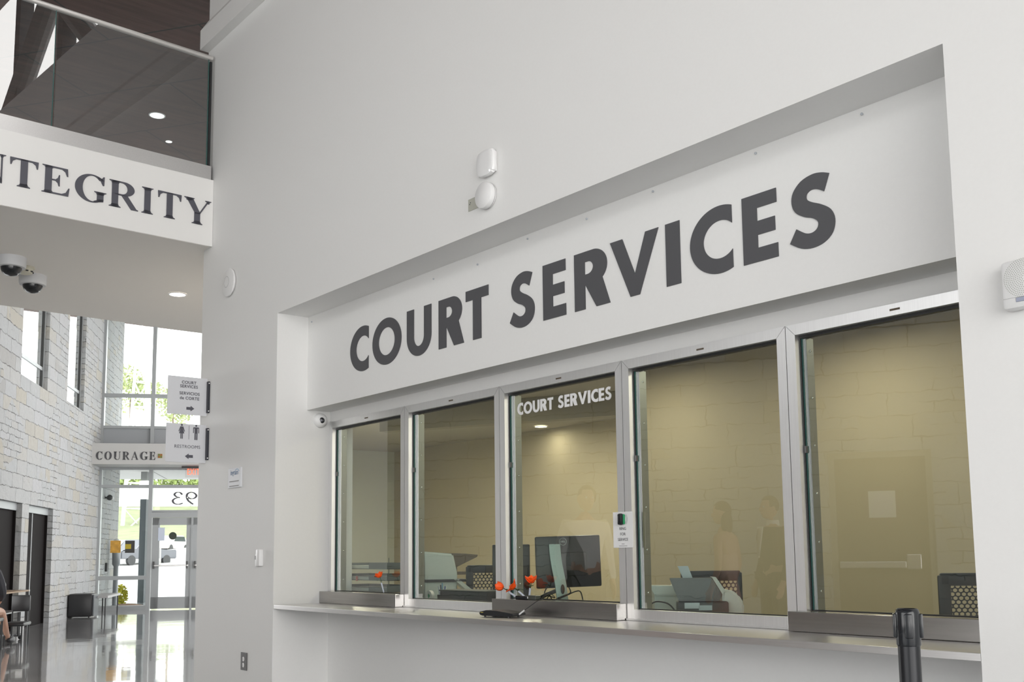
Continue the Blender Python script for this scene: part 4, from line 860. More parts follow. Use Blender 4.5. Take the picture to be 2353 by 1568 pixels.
# letter trays (window 1)
pL, pR = onY(799, 1322, .80), onY(917, 1322, .80); ztop = onY(860, 1284, .8).z
t = thing('letter_tray_stack', ((pL.x+pR.x)/2, .8, DZ), 'stack of grey letter trays behind the leftmost window', 'letter trays')
wd = pR.x-pL.x; n_ = 4; th = (ztop-DZ)/n_
for k in range(n_):
    z = DZ+k*th+.004; bm = new_bm(); x0, x1 = pL.x, pR.x
    box(bm, (x0, .70, z), (x1, .99, z+.004)); box(bm, (x0, .70, z), (x0+.004, .99, z+th*.55)); box(bm, (x1-.004, .70, z), (x1, .99, z+th*.55)); box(bm, (x0, .986, z), (x1, .99, z+th*.55))
    box(bm, (x0, .698, z), (x0+wd*.32, .702, z+th*.42)); box(bm, (x1-wd*.34, .698, z), (x1, .702, z+th*.42))
    for x in (x0+.01, x1-.01): tube(bm, (x, .72, z), (x, .72, z+th), .003, seg=6)
    tr = mk('tray', bm, WIREGREY, t)
    bm = new_bm(); box(bm, (x0+.02, .72, z+.005), (x1-.02, .97, z+.005+th*.25)); mk('paper', bm, mat('office_paper', (.55, .60, .57), .7), tr)
for k in (0, 1): bm = new_bm(); x = onY(818, 1340, .69).x; box(bm, (x-.014, .696, DZ+.045+th*1.45*k), (x+.014, .6975, DZ+.078+th*1.45*k)); mk('red_label', bm, mat('red_label', (.50, .10, .10), .5), t)
p = onY(908, 1352, .78); bm = new_bm(); box(bm, (p.x-.05, .63, DZ), (p.x+.06, .69, DZ+.055), .02); single('tape_dispenser', bm, BLACKG, 'black tape dispenser at the right foot of the letter trays', 'tape dispenser', smooth=True)
# printer, desk shelf and multi tier stand (window 2)
p, M, s = face(1012, 1330, 1.15, 8)
t = thing('desk_printer', (p.x, p.y, DZ), 'white desktop printer behind the second window', 'printer')
bm = new_bm(); h = p.z-DZ; prism(bm, [(-39*s, 0, -h), (36*s, 0, -h), (40*s, 0, 10*s), (30*s, 0, 56*s), (-39*s, 0, 62*s)], (0, .30, 0)); bmesh.ops.bevel(bm, geom=bm.edges[:], offset=.012, segments=3, affect='EDGES'); mkx('casing', bm, M, OFFW, t, True)
bm = new_bm(); box(bm, (-39*s, -.03, -8*s), (60*s, .25, -2*s), .003); mkx('output_tray', bm, M, BLACK, t)
bm = new_bm(); prism(bm, [(30*s, -.03, -2*s), (42*s, -.03, -2*s), (72*s, -.03, -26*s), (60*s, -.03, -28*s)], (0, .2, 0)); mkx('paper_stop', bm, M, OFFW, t)
p, M, s = face(1050, 1275, 1.9, 0)
t = thing('wall_shelf', (p.x, p.y, p.z-.2), 'slanted brown desk shelf above the white printer', 'shelf')
bm = new_bm(); prism(bm, [(-80*s, 0, 6*s), (20*s, 0, 2*s), (48*s, 0, -1*s), (46*s, 0, -6*s), (-4*s, 0, -30*s), (-14*s, 0, -30*s), (-14*s, 0, -6*s), (-80*s, 0, -4*s)], (0, .32, 0)); mkx('shelf_board', bm, M, mat('brown_laminate', (.13, .10, .07), .4), t)
bm = new_bm(); box(bm, (-80*s, .02, -46*s), (30*s, .30, -40*s)); mkx('lower_board', bm, M, mat('brown_laminate', (.13, .10, .07), .4), t)
bm = new_bm(); box(bm, (-70*s, .25, -1.35), (-60*s, .30, 0)); mkx('leg', bm, M, mat('brown_laminate', (.13, .10, .07), .4), t); bm = new_bm(); box(bm, (-10*s, .25, -1.35), (0, .30, -6*s)); mkx('leg', bm, M, mat('brown_laminate', (.13, .10, .07), .4), t)
# black storage box, pen cup, tape gun
a, b = onY(1022, 1372, .70), onY(1131, 1372, .70); zt_ = onY(1075, 1359, .70).z
t = thing('storage_box', ((a.x+b.x)/2, .72, DZ), 'low black box on the worktop behind the second window', 'box')
bm = new_bm(); box(bm, (a.x, .66, DZ), (b.x, .84, zt_), .006); mk('body', bm, BLACK, t); bm = new_bm(); box(bm, (a.x-.004, .655, zt_-.003), (b.x+.004, .845, zt_+.006), .003); mk('lid', bm, mat('dark_green_black', (.03, .04, .035), .4), t)
p = onY(1017, 1350, .72)
t = thing('pen_cup', (p.x, .72, DZ), 'black mesh cup full of pens left of the low black box', 'pen cup')
bm = new_bm(); lathe(bm, [(0, 0), (.032, 0), (.036, .085), (.034, .085), (.031, .004), (0, .004)], 24, Matrix.Translation((p.x, .72, DZ))); mk('cup', bm, BLACK, t, True)
for k, cl in enumerate(((.10, .12, .35), (.75, .78, .75), (.15, .35, .55), (.5, .55, .65), (.05, .05, .08))):
    bm = new_bm(); a = k*1.3; tube(bm, (p.x+.01*math.cos(a), .72+.01*math.sin(a), DZ+.01), (p.x+.028*math.cos(a), .72+.028*math.sin(a), DZ+.14+.01*(k % 3)), .0042, seg=8); mk('pen', bm, mat('pen_%s' % 'abcde'[k], cl, .4), t)
p = onY(988, 1345, .70)
t = thing('tape_gun', (p.x, .7, DZ), 'green and white tape gun beside the left jamb of the second window', 'tape gun')
bm = new_bm(); lathe(bm, [(.014, -.012), (.036, -.012), (.036, .012), (.014, .012), (.014, -.012)], 24, frame((p.x, .7, DZ+.075), XA, ZA, -YA)); mk('tape_roll', bm, WHITEP, t, True)
bm = new_bm(); box(bm, (p.x-.012, .69, DZ+.02), (p.x+.012, .71, DZ+.085), .004); mk('handle', bm, mat('green_plastic', (.02, .32, .12), .4), t); bm = new_bm(); box(bm, (p.x-.05, .675, DZ), (p.x+.06, .725, DZ+.030), .005); mk('base', bm, BLACK, t)
bm = new_bm(); box(bm, (onY(986, 1375, .62).x, .60, DZ), (onY(1013, 1375, .62).x, .66, DZ+.045), .003); single('tape_carton', bm, OFFW, 'small white carton at the foot of the second window', 'carton')
# monitors
def monitor(px, py, Y, w, h, yaw, label, stand_px, logo=True, roll=0):
    p, M, s = face(px, py, Y, yaw)
    t = thing('computer_monitor', (p.x, p.y, DZ), label, 'monitor', 'monitors on the office worktop')
    RR = M @ Matrix.Rotation(math.radians(roll), 4, 'Y')
    bm = new_bm(); box(bm, (-w*s/2, 0, -h*s/2), (w*s/2, .030, h*s/2), .008); mkx('back_shell', bm, RR, BLACK, t, True)
    bm = new_bm(); box(bm, (-w*s*.28, -.022, -h*s*.28), (w*s*.28, 0.0, h*s*.18), .012); mkx('rear_bulge', bm, RR, BLACK, t, True)
    zb = DZ-p.z
    if stand_px is not None:
        a = stand_px*s; w_ = 13*s
        bm = new_bm(); P_ = smooth_pts([(a-14*s, -.030, 40*s), (a-11*s, -.040, 0), (a-3*s, -.052, -50*s), (a+4*s, -.060, zb+.012)], 6); 
        for q, q2 in zip(P_, P_[1:]):
            prism(bm, [(q.x-w_, q.y, q.z), (q.x+w_, q.y, q.z), (q2.x+w_, q2.y, q2.z), (q2.x-w_, q2.y, q2.z)], (0, .014, 0))
        st = mkx('stand', bm, M, SILV, t, True)
        bm = new_bm(); ball(bm, (a+1*s, -.058, -62*s), .5*s*17, (.55, .3, 1.3), 16, 10); mkx('cable_hole', bm, M, BLACK, st, True)
        bm = new_bm(); box(bm, (a-.10, -.10, zb+.001), (a+.12, .10, zb+.012), .005); mkx('foot', bm, M, SILV, t)
    else:
        bm = new_bm(); box(bm, (-.03, .01, zb), (.03, .03, -h*s*.3)); mkx('stand', bm, M, BLACK, t)
    if logo:
        L_ = RR @ frame((-12*s, -.0015, h*s*.39), XA, ZA, -YA)
        bm = new_bm(); path(bm, [L_ @ Vector((.021*math.cos(q), .021*math.sin(q), 0)) for q in [2*math.pi*k/24 for k in range(25)]], .0012, 6); lg = mk('logo_ring', bm, mat('pale_logo', (.45, .50, .50), .3), t)
        text_obj('logo_letters', 'DELL', .013, mat('pale_logo', (.45, .50, .50), .3), L_ @ Matrix.Translation((0, -.0045, 0)), lg, .0003, .0003)
    return t
monitor(1307, 1291, .84, 153, 118, 14, 'black computer monitor seen from behind with silver curved stand', -22, roll=-1.5)
p, M, s = face(1174, 1316, 1.05, -6)
monitor(1174, 1312, 1.05, 87, 120, -8, 'second black monitor, standing behind the steel mullion left of the silver stand', None, False)
# cables under the monitor
for k, P_ in enumerate(([(1258, 1349), (1252, 1360), (1254, 1368), (1275, 1374)], [(1307, 1350), (1311, 1362), (1300, 1368), (1282, 1375), (1276, 1380)], [(1282, 1378), (1300, 1370), (1322, 1360), (1334, 1361), (1340, 1383)], [(1241, 1379), (1256, 1377), (1262, 1368), (1268, 1378)])):
    bm = new_bm(); path(bm, smooth_pts([onY(x, y, .74) for x, y in P_], 6), .0035, 6); single('loose_cable', bm, BLACK, ['thin black cable hanging from the left of the monitor', 'black cable curling behind the silver stand', 'thick black cable arching to the right of the silver stand', 'small cable loop left of the silver stand'][k], 'cable', 'cables below the monitor', True)
bm = new_bm(); path(bm, smooth_pts([onY(1237, 1380, .72), onY(1250, 1370, .73), onY(1278, 1358, .76)], 6), [.012]*12+[.010], 8); single('handset_cord', bm, BLACK, 'stout black handle leaning on the silver monitor stand', 'handle', smooth=True)
a, b = onY(1292, 1386, .66), onY(1385, 1391, .66); bm = new_bm(); box(bm, (a.x, .60, DZ), (b.x, .70, DZ+.012), .003); kb = thing('keyboard', (a.x, .6, DZ), 'keyboard lying below the monitor with silver stand', 'keyboard'); mk('body', bm, BLACK, kb)
bm = new_bm()
for k in range(16): x = a.x+.01+(b.x-a.x-.02)*k/15.5; box(bm, (x, .61, DZ+.012), (x+.013, .69, DZ+.019), .001)
o = mk('keys', bm, OFFW, kb); o['kind'] = 'stuff'
# mesh backed chairs
def chair(px, py, Y, w, h, yaw, label, nx, nz, dx=0):
    p, M, s = face(px, py, Y, yaw); w *= s; h *= s
    t = thing('mesh_chair', (p.x, p.y, 0), label, 'office chair', 'mesh backed office chairs')
    fr = .035; bm = new_bm()
    pts = [(-w/2, 0, -h), (-w/2+.012, 0, -.03), (-w/2+.04, 0, 0), (w/2-.04, 0, 0), (w/2-.012, 0, -.03), (w/2, 0, -h)]
    for q, q2 in (((-w/2, -.012, -h), (-w/2+fr*1.6, .014, -.01)), ((w/2-fr*.9, -.012, -h), (w/2, .014, -.01)), ((-w/2+.01, -.012, -fr*1.7), (w/2-.01, .014, 0)), ((-w/2, -.012, -h), (w/2, .014, -h+fr))): box(bm, q, q2, .008)
    mkx('back_frame', bm, M, CHAIRM, t, True)
    bm = new_bm(); x0, x1, z0, z1 = -w/2+fr*1.4, w/2-fr*.8, -h+fr*.8, -fr*1.5; cw, chh = (x1-x0)/nx, (z1-z0)/nz
    for j in range(nz+1):
        for i in range(nx+1):
            cx = x0+cw*(i+.5*(j % 2)); cz = z0+chh*(j+.5)
            if cx > x1 or cz > z1: continue
            o_ = []; n_ = 12
            for k in range(n_):
                a = 2*math.pi*k/n_; c_, s_ = math.cos(a), math.sin(a)
                o_.append((bm.verts.new((cx+c_*cw*.56, 0, cz+s_*chh*.70)), bm.verts.new((cx+c_*cw*.38, 0, cz+s_*chh*.46))))
            for k in range(n_): u, v = o_[k], o_[(k+1) % n_]; bm.faces.new((u[0], v[0], v[1], u[1]))
    o = mkx('back_mesh', bm, M, CHAIRM, t); md = o.modifiers.new('th', 'SOLIDIFY'); md.thickness = .004; o['kind'] = 'stuff'
    zf = -p.z
    bm = new_bm(); box(bm, (-.24, .02, zf+.43), (.24, .48, zf+.50), .03); mkx('seat', bm, M, CHAIRM, t, True)
    bm = new_bm(); path(bm, smooth_pts([(0, .20, zf+.43), (0, .02, zf+.45), (0, -.03, zf+.6), (0, -.01, -h+.05)], 5), .022, 8); mkx('spine', bm, M, BLACK, t, True)
    bm = new_bm(); tube(bm, (0, .25, zf+.10), (0, .25, zf+.43), .028); mkx('gas_lift', bm, M, BLACK, t, True)
    for k in range(5):
        a = 2*math.pi*k/5; bm = new_bm(); path(bm, [(0, .25, zf+.12), (.29*math.cos(a), .25+.29*math.sin(a), zf+.075)], [.022, .014], 8); lg = mkx('leg', bm, M, BLACK, t, True)
        bm = new_bm(); ball(bm, (.29*math.cos(a), .25+.29*math.sin(a), zf+.030), .03, (.6, 1, 1), 12, 8); mkx('castor', bm, M, BLACK, lg, True)
chair(1112, 1299, 1.55, 84, 100, 10, 'mesh chair behind the second window, beside the low black box', 7, 11)
chair(1634, 1312, 1.50, 140, 118, 10, 'mesh chair behind the fourth window, rising behind the scanner', 11, 10)
chair(2226, 1317, 1.42, 136, 130, 6, 'mesh chair at the far right behind the rightmost window', 8, 10)
# payment terminal, scanner and receipt printer (window 4)
p, M, s = face(1530, 1376, .95, 6)
t = thing('receipt_printer', (p.x, p.y, DZ), 'white receipt printer left of the black scanner', 'printer'); zb = DZ-p.z
bm = new_bm(); prism(bm, [(-25*s, 0, zb), (34*s, 0, zb), (34*s, 0, 12*s), (26*s, 0, 32*s), (-26*s, 0, 12*s)][:5], (0, .16, 0)); bmesh.ops.bevel(bm, geom=bm.edges[:], offset=.006, segments=2, affect='EDGES'); mkx('body', bm, M, OFFW, t, True)
bm = new_bm(); prism(bm, [(-38*s, -.03, 30*s), (16*s, -.03, 29*s), (24*s, -.03, 6*s), (-26*s, -.03, 8*s)], (0, .15, 0)); bmesh.ops.bevel(bm, geom=bm.edges[:], offset=.006, segments=2, affect='EDGES'); mkx('hood', bm, M, OFFW, t, True)
p, M, s = face(1600, 1372, .78, 4)
t = thing('check_scanner', (p.x, p.y, DZ), 'black and white sheet feed scanner behind the fourth window', 'scanner'); zb = DZ-p.z
bm = new_bm(); prism(bm, [(-60*s, 0, 43*s), (36*s, 0, 43*s), (58*s, 0, 4*s), (50*s, 0, -14*s), (-38*s, 0, -14*s)], (0, .05, 0)); bmesh.ops.bevel(bm, geom=bm.edges[:], offset=.004, segments=2, affect='EDGES'); mkx('paper_chute', bm, M, BLACKG, t, True)
bm = new_bm(); prism(bm, [(36*s, .0, 45*s), (46*s, .0, 44*s), (66*s, .0, 14*s), (60*s, .0, 4*s)], (0, .09, 0)); mkx('chute_side', bm, M, OFFW, t)
bm = new_bm(); box(bm, (-44*s, -.03, zb), (72*s, .12, -10*s), .012); mkx('base', bm, M, BLACK, t, True)
bm = new_bm(); prism(bm, [(62*s, .0, zb), (106*s, .0, zb), (108*s, .0, -16*s), (96*s, .0, 4*s), (78*s, .0, 16*s), (60*s, .0, 14*s), (58*s, .0, -8*s)], (0, .14, 0)); bmesh.ops.bevel(bm, geom=bm.edges[:], offset=.012, segments=3, affect='EDGES'); mkx('white_housing', bm, M, OFFW, t, True)
bm = new_bm(); prism(bm, [(-40*s, .03, 70*s), (-16*s, .03, 70*s), (-6*s, .03, 42*s), (-28*s, .03, 42*s)], (0, .012, 0)); mkx('paper_guide', bm, M, mat('pale_grey_plastic', (.50, .56, .60), .4), t)
bm = new_bm(); box(bm, (-28*s, -.032, -26*s), (6*s, -.029, -13*s)); box(bm, (4*s, -.032, -30*s), (34*s, -.029, -19*s)); mkx('white_label', bm, M, mat('pale_grey_plastic', (.50, .56, .60), .4), t)
bm = new_bm(); path(bm, smooth_pts([onY(1494, 1406, .66), onY(1496, 1390, .66), onY(1510, 1383, .66), onY(1535, 1388, .66), onY(1552, 1405, .66)], 7), .004, 8); single('scanner_cable', bm, BLACK, 'black cable looping in front of the white receipt printer', 'cable', smooth=True)
# office downlights: one is seen, the others added to brighten the walls
def olight(x, y, pw, vis=True, z=2.645, lab='lit round downlight in the office ceiling, set partly added for brightness', g='office downlights'):
    downlight(Vector((x, y, 0)), z, .085, lab, g, pw, (1, .88, .70), 5)
q = onZ(1227, 993, 2.645)
for (x, y, pw) in ((-10.4, 2.7, 20), (-9.35, 4.72, 2), (-8.6, 3.8, 17), (-7.0, 3.8, 10), (-5.6, 2.15, 9), (-3.8, 2.15, 9), (-2.1, 2.15, 9), (-.5, 2.15, 7), (-7.4, 2.0, 8)): olight(x, y, pw)
# ================================================================== LOBBY THINGS
def ground(px, py): return onZ(px, py, 0)
HR = Vector((AR.x, AR.y, 0)).normalized(); HF = Vector((-HR.y, HR.x, 0))
# black upholstered bench seat and side table by the stone wall
A, B = ground(138, 1422), ground(192, 1420); hb = .46
t = thing('lounge_ottoman', (A+B)/2, 'black upholstered cube seat against the stone wall', 'seat')
A = S0+SD*(A-S0).dot(SD)+SN*.02; d = SN; n = SD; B = A+SN*.44
bm = new_bm(); box(bm, (0, 0, .02), ((B-A).length, .55, hb), .03); bmesh.ops.transform(bm, matrix=frame(A, d, n, ZA), verts=bm.verts); mk('cushion', bm, mat('black_vinyl_upholstery', (.02, .02, .022), .35), t, True)
bm = new_bm(); box(bm, ((B-A).length+.002, .03, .03), ((B-A).length+.03, .52, hb-.02), .006); bmesh.ops.transform(bm, matrix=frame(A, d, n, ZA), verts=bm.verts); mk('lighter_side', bm, mat('lighter_side_grey', (.11, .12, .13), .4), t)  # right side of the seat as a lighter grey slab
t = thing('side_table', ground(212, 1416), 'thin legged side table right of the black cube seat', 'side table')
C0, C1 = ground(204, 1418), ground(235, 1408)
dd = (C1-C0).normalized(); nn = Vector((-dd.y, dd.x, 0)); nn = nn if nn.dot(HR) < 0 else -nn
bm = new_bm(); prism(bm, [C0-dd*.05+ZA*.36, C1+dd*.05+ZA*.36, C1+dd*.05-nn*.35+ZA*.36, C0-dd*.05-nn*.35+ZA*.36], (0, 0, .045)); mk('table_top', bm, mat('pale_grey_top', (.40, .40, .40), .4), t)
for c in (C0, C1, C0-nn*.3, C1-nn*.3): bm = new_bm(); tube(bm, c, c+ZA*.36, .014, seg=8); mk('leg', bm, BLACK, t)
# tables at the far left edge, set along the stone wall
F = ground(46, 1470); dF = (F-CAM).dot(AF); s = dF/FPX
def at(px, py): return dep(px, py, dF)
WOODT = mat('wood_edge', (.30, .20, .12), .5)
FM = frame((F.x, F.y, 0), SD, -SN, ZA)          # x away along the wall, y toward the wall
t = thing('low_table', (F.x, F.y, 0), 'low black table with twin post leg and castor foot at the left edge', 'table')
zt_ = at(40, 1403).z
bm = new_bm(); box(bm, (-1.0, -.02, zt_-.02), (-.0, .33, zt_), .004); bmesh.ops.transform(bm, matrix=FM, verts=bm.verts); mk('table_top', bm, mat('grey_metal_edge', (.22, .22, .22), .35, .5), t)
for x in (-.07, -.14): bm = new_bm(); tube(bm, FM @ Vector((x, .0, .05)), FM @ Vector((x, .0, zt_-.02)), .012, seg=10); mk('leg', bm, BLACK, t)
bm = new_bm(); path(bm, [FM @ Vector((.0, .0, .065)), FM @ Vector((-.8, .22, .10))], .020, 8); mk('foot', bm, BLACK, t)
bm = new_bm(); ball(bm, FM @ Vector((0, 0, .030)), .030, (1, 1, 1), 12, 8); mk('castor', bm, BLACK, t, True)
bm = new_bm(); tube(bm, FM @ Vector((-.8, .22, 0)), FM @ Vector((-.8, .22, zt_-.02)), .015, seg=8); mk('rear_leg', bm, BLACK, t)
zt_ = at(70, 1359).z; x1 = .62
t = thing('wood_edged_table', FM @ Vector((-.4, .36, 0)), 'tall narrow table with a thin wood edge behind the low black table', 'table')
bm = new_bm(); box(bm, (-.75, .05, zt_-.022), (x1, .42, zt_), .003); bmesh.ops.transform(bm, matrix=FM, verts=bm.verts); mk('table_top', bm, WOODT, t)
bm = new_bm(); box(bm, (x1-.01, .048, zt_-.024), (x1+.02, .422, zt_+.001)); bmesh.ops.transform(bm, matrix=FM, verts=bm.verts); mk('end_cap', bm, WHITEP, t)
for x in (-.70, -.15): bm = new_bm(); tube(bm, FM @ Vector((x, .38, 0)), FM @ Vector((x, .38, zt_-.022)), .025, seg=10); mk('leg', bm, BLACK, t)
q0 = FM @ Vector((-1.10, -.36, 0)); t = thing('visitor_chair', q0, 'black visitor chair whose backrest shows below the wood edged table top', 'chair')
Mc = frame(q0, SD, -SN, ZA)
bm = new_bm(); box(bm, (.16, .02, .44), (.21, .26, .66), .02); bmesh.ops.transform(bm, matrix=Mc, verts=bm.verts); mk('backrest', bm, BLACK, t, True)
bm = new_bm(); box(bm, (-.20, .0, .26), (.20, .27, .31), .02); bmesh.ops.transform(bm, matrix=Mc, verts=bm.verts); mk('seat', bm, BLACK, t, True)
for x in (-.17, .17):
    for y in (.03, .24): bm = new_bm(); tube(bm, Mc @ Vector((x, y, 0)), Mc @ Vector((x, y, .46 if x > 0 else .27)), .010, seg=8); mk('leg', bm, BLACK, t)
pb = FM @ Vector((-.25, .22, zt_)); bm = new_bm()
ball(bm, (pb.x, pb.y, zt_+.085), .08, (1.15, .8, 1.0), 20, 12); t = thing('handbag', (pb.x, pb.y, zt_), 'shiny black bag on the wood edged table', 'bag'); mk('body', bm, BLACKG, t, True)
bm = new_bm(); path(bm, smooth_pts([(pb.x-.05, pb.y-.04, zt_+.14), (pb.x, pb.y-.05, zt_+.20), (pb.x+.05, pb.y-.04, zt_+.14)], 6), .008, 8); mk('strap', bm, BLACKG, t, True)
# EXIT sign under the beam
t0 = E0+EU*2.03+EM*.45
t = thing('exit_sign', t0+ZA*3.0, 'red EXIT sign hanging under the entrance beam', 'exit sign')
ebox((1.80, -.50, 3.10), (2.30, -.40, 3.149), 'canopy_bracket', mat('dark_latch', (.10, .10, .10), .4, .5), t, .004)
ebox((1.87, -.456, 2.90), (2.35, -.448, 3.10), 'clear_panel', glass('sign_glass', (.95, .93, .93), 1.3), t)
text_obj('lettering', 'EXIT', .19, mat('red_lit_letter', (.9, .05, .03), .5, emit=(1, .13, .06), estr=1.2), EMX @ frame((1.91, -.462, 2.965), XA, ZA, -YA), t, .002, .003, 'LEFT', sx=.58, space=1.25)
# COURAGE lettering and ornament on the beam
root = thing('beam_lettering', E0+EM*.95+ZA*3.25, 'small serif COURAGE lettering on the grey beam over the entrance', 'lettering')
def en(px, py, off): p = onP(px, py, E0+EM*off, EM); return (p-E0).dot(EU), p.z
sa, za = en(220, 1057, .955); sb, _ = en(357, 1057, .955); _, ztt = en(290, 1038.5, .955); zb_ = en(290, 1057, .955)[1]; Hc = ztt-zb_
seq = [('C', .92), ('O', 1.0), ('U', .98), ('R', 1.0), ('A', .98), ('G', 1.02), ('E', .86)]; gp = .22; k = (sb-sa)/((sum(w for _, w in seq)+gp*6)*Hc); x = sa
for ch, w in seq:
    shapes_obj('letter', serif(ch, w*k), LETTER, EMX @ frame((x, -.9535, zb_), XA*Hc, ZA*Hc, -YA), root, .003); x += (w+gp)*k*Hc
sx0 = en(363, 1048, .955)[0]; zc0 = zb_+Hc*.5
o = bpy.data.objects.new('ornament', None); t = thing('beam_ornament', E0+EM*.955+EU*(sx0+.04)+ZA*zc0, 'small gold and green square ornament after the word COURAGE', 'ornament')
bm = new_bm(); box(bm, (sx0, -.958, zc0-.045), (sx0+.09, -.951, zc0+.045)); bmesh.ops.transform(bm, matrix=EMX, verts=bm.verts); mk('tile', bm, mat('dull_gold', (.35, .26, .05), .5), t)
for (dx, dz, c_) in ((.022, .022, 'dull_green'), (.068, .022, 'dull_rust'), (.022, -.022, 'dull_rust'), (.068, -.022, 'dull_green')):
    bm = new_bm(); box(bm, (sx0+dx-.016, -.961, zc0+dz-.016), (sx0+dx+.016, -.956, zc0+dz+.016)); bmesh.ops.transform(bm, matrix=EMX @ Matrix.Translation((0, 0, 0)), verts=bm.verts); mk('inlay', bm, mat(c_, (.12, .18, .06) if c_ == 'dull_green' else (.35, .10, .04), .5), t)
# notices on the entrance glass
def notice(px0, py0, px1, py1, off, name, m_, label, cat):
    a, z1_ = en(px0, py0, off); b, z0_ = en(px1, py1, off); bm = new_bm(); box(bm, (a, -off-.006, z0_), (b, -off, z1_)); bmesh.ops.transform(bm, matrix=EMX, verts=bm.verts)
    return single(name, bm, m_, label, cat)
notice(364, 1213, 378, 1243, .03, 'paper_notice', mat('pale_notice', (.62, .68, .80), .6), 'pale paper notice taped to the entrance door glass', 'notice')
a, z_ = en(397, 1232, .03); bm = new_bm(); lathe(bm, [(0, 0), (.085, 0), (.085, .006), (0, .006)], 24, EMX @ frame((a, -.03, z_), XA, ZA, -YA)); single('round_sticker', bm, mat('dark_green_sticker', (.04, .05, .035), .5), 'dark round sticker on the entrance door glass', 'sticker')
notice(254, 1243, 277, 1271, .02, 'orange_poster', mat('orange_poster_print', (.55, .30, .05), .6, noise=(14, .6, (1, 1, 1))), 'orange poster on the sidelight glass left of the dark post', 'poster')
t = notice(288, 1243, 309, 1271, .02, 'black_poster', mat('black_yellow_print', (.05, .05, .05), .5), 'black and yellow poster on the sidelight glass beside the dark post', 'poster')
a, z1_ = en(288, 1251, .03); b, z0_ = en(301, 1262, .03); bm = new_bm(); box(bm, (a, -.032, z0_), (b, -.027, z1_)); bmesh.ops.transform(bm, matrix=EMX, verts=bm.verts); mk('yellow_panel', bm, mat('poster_yellow', (.5, .38, .03), .5), t)
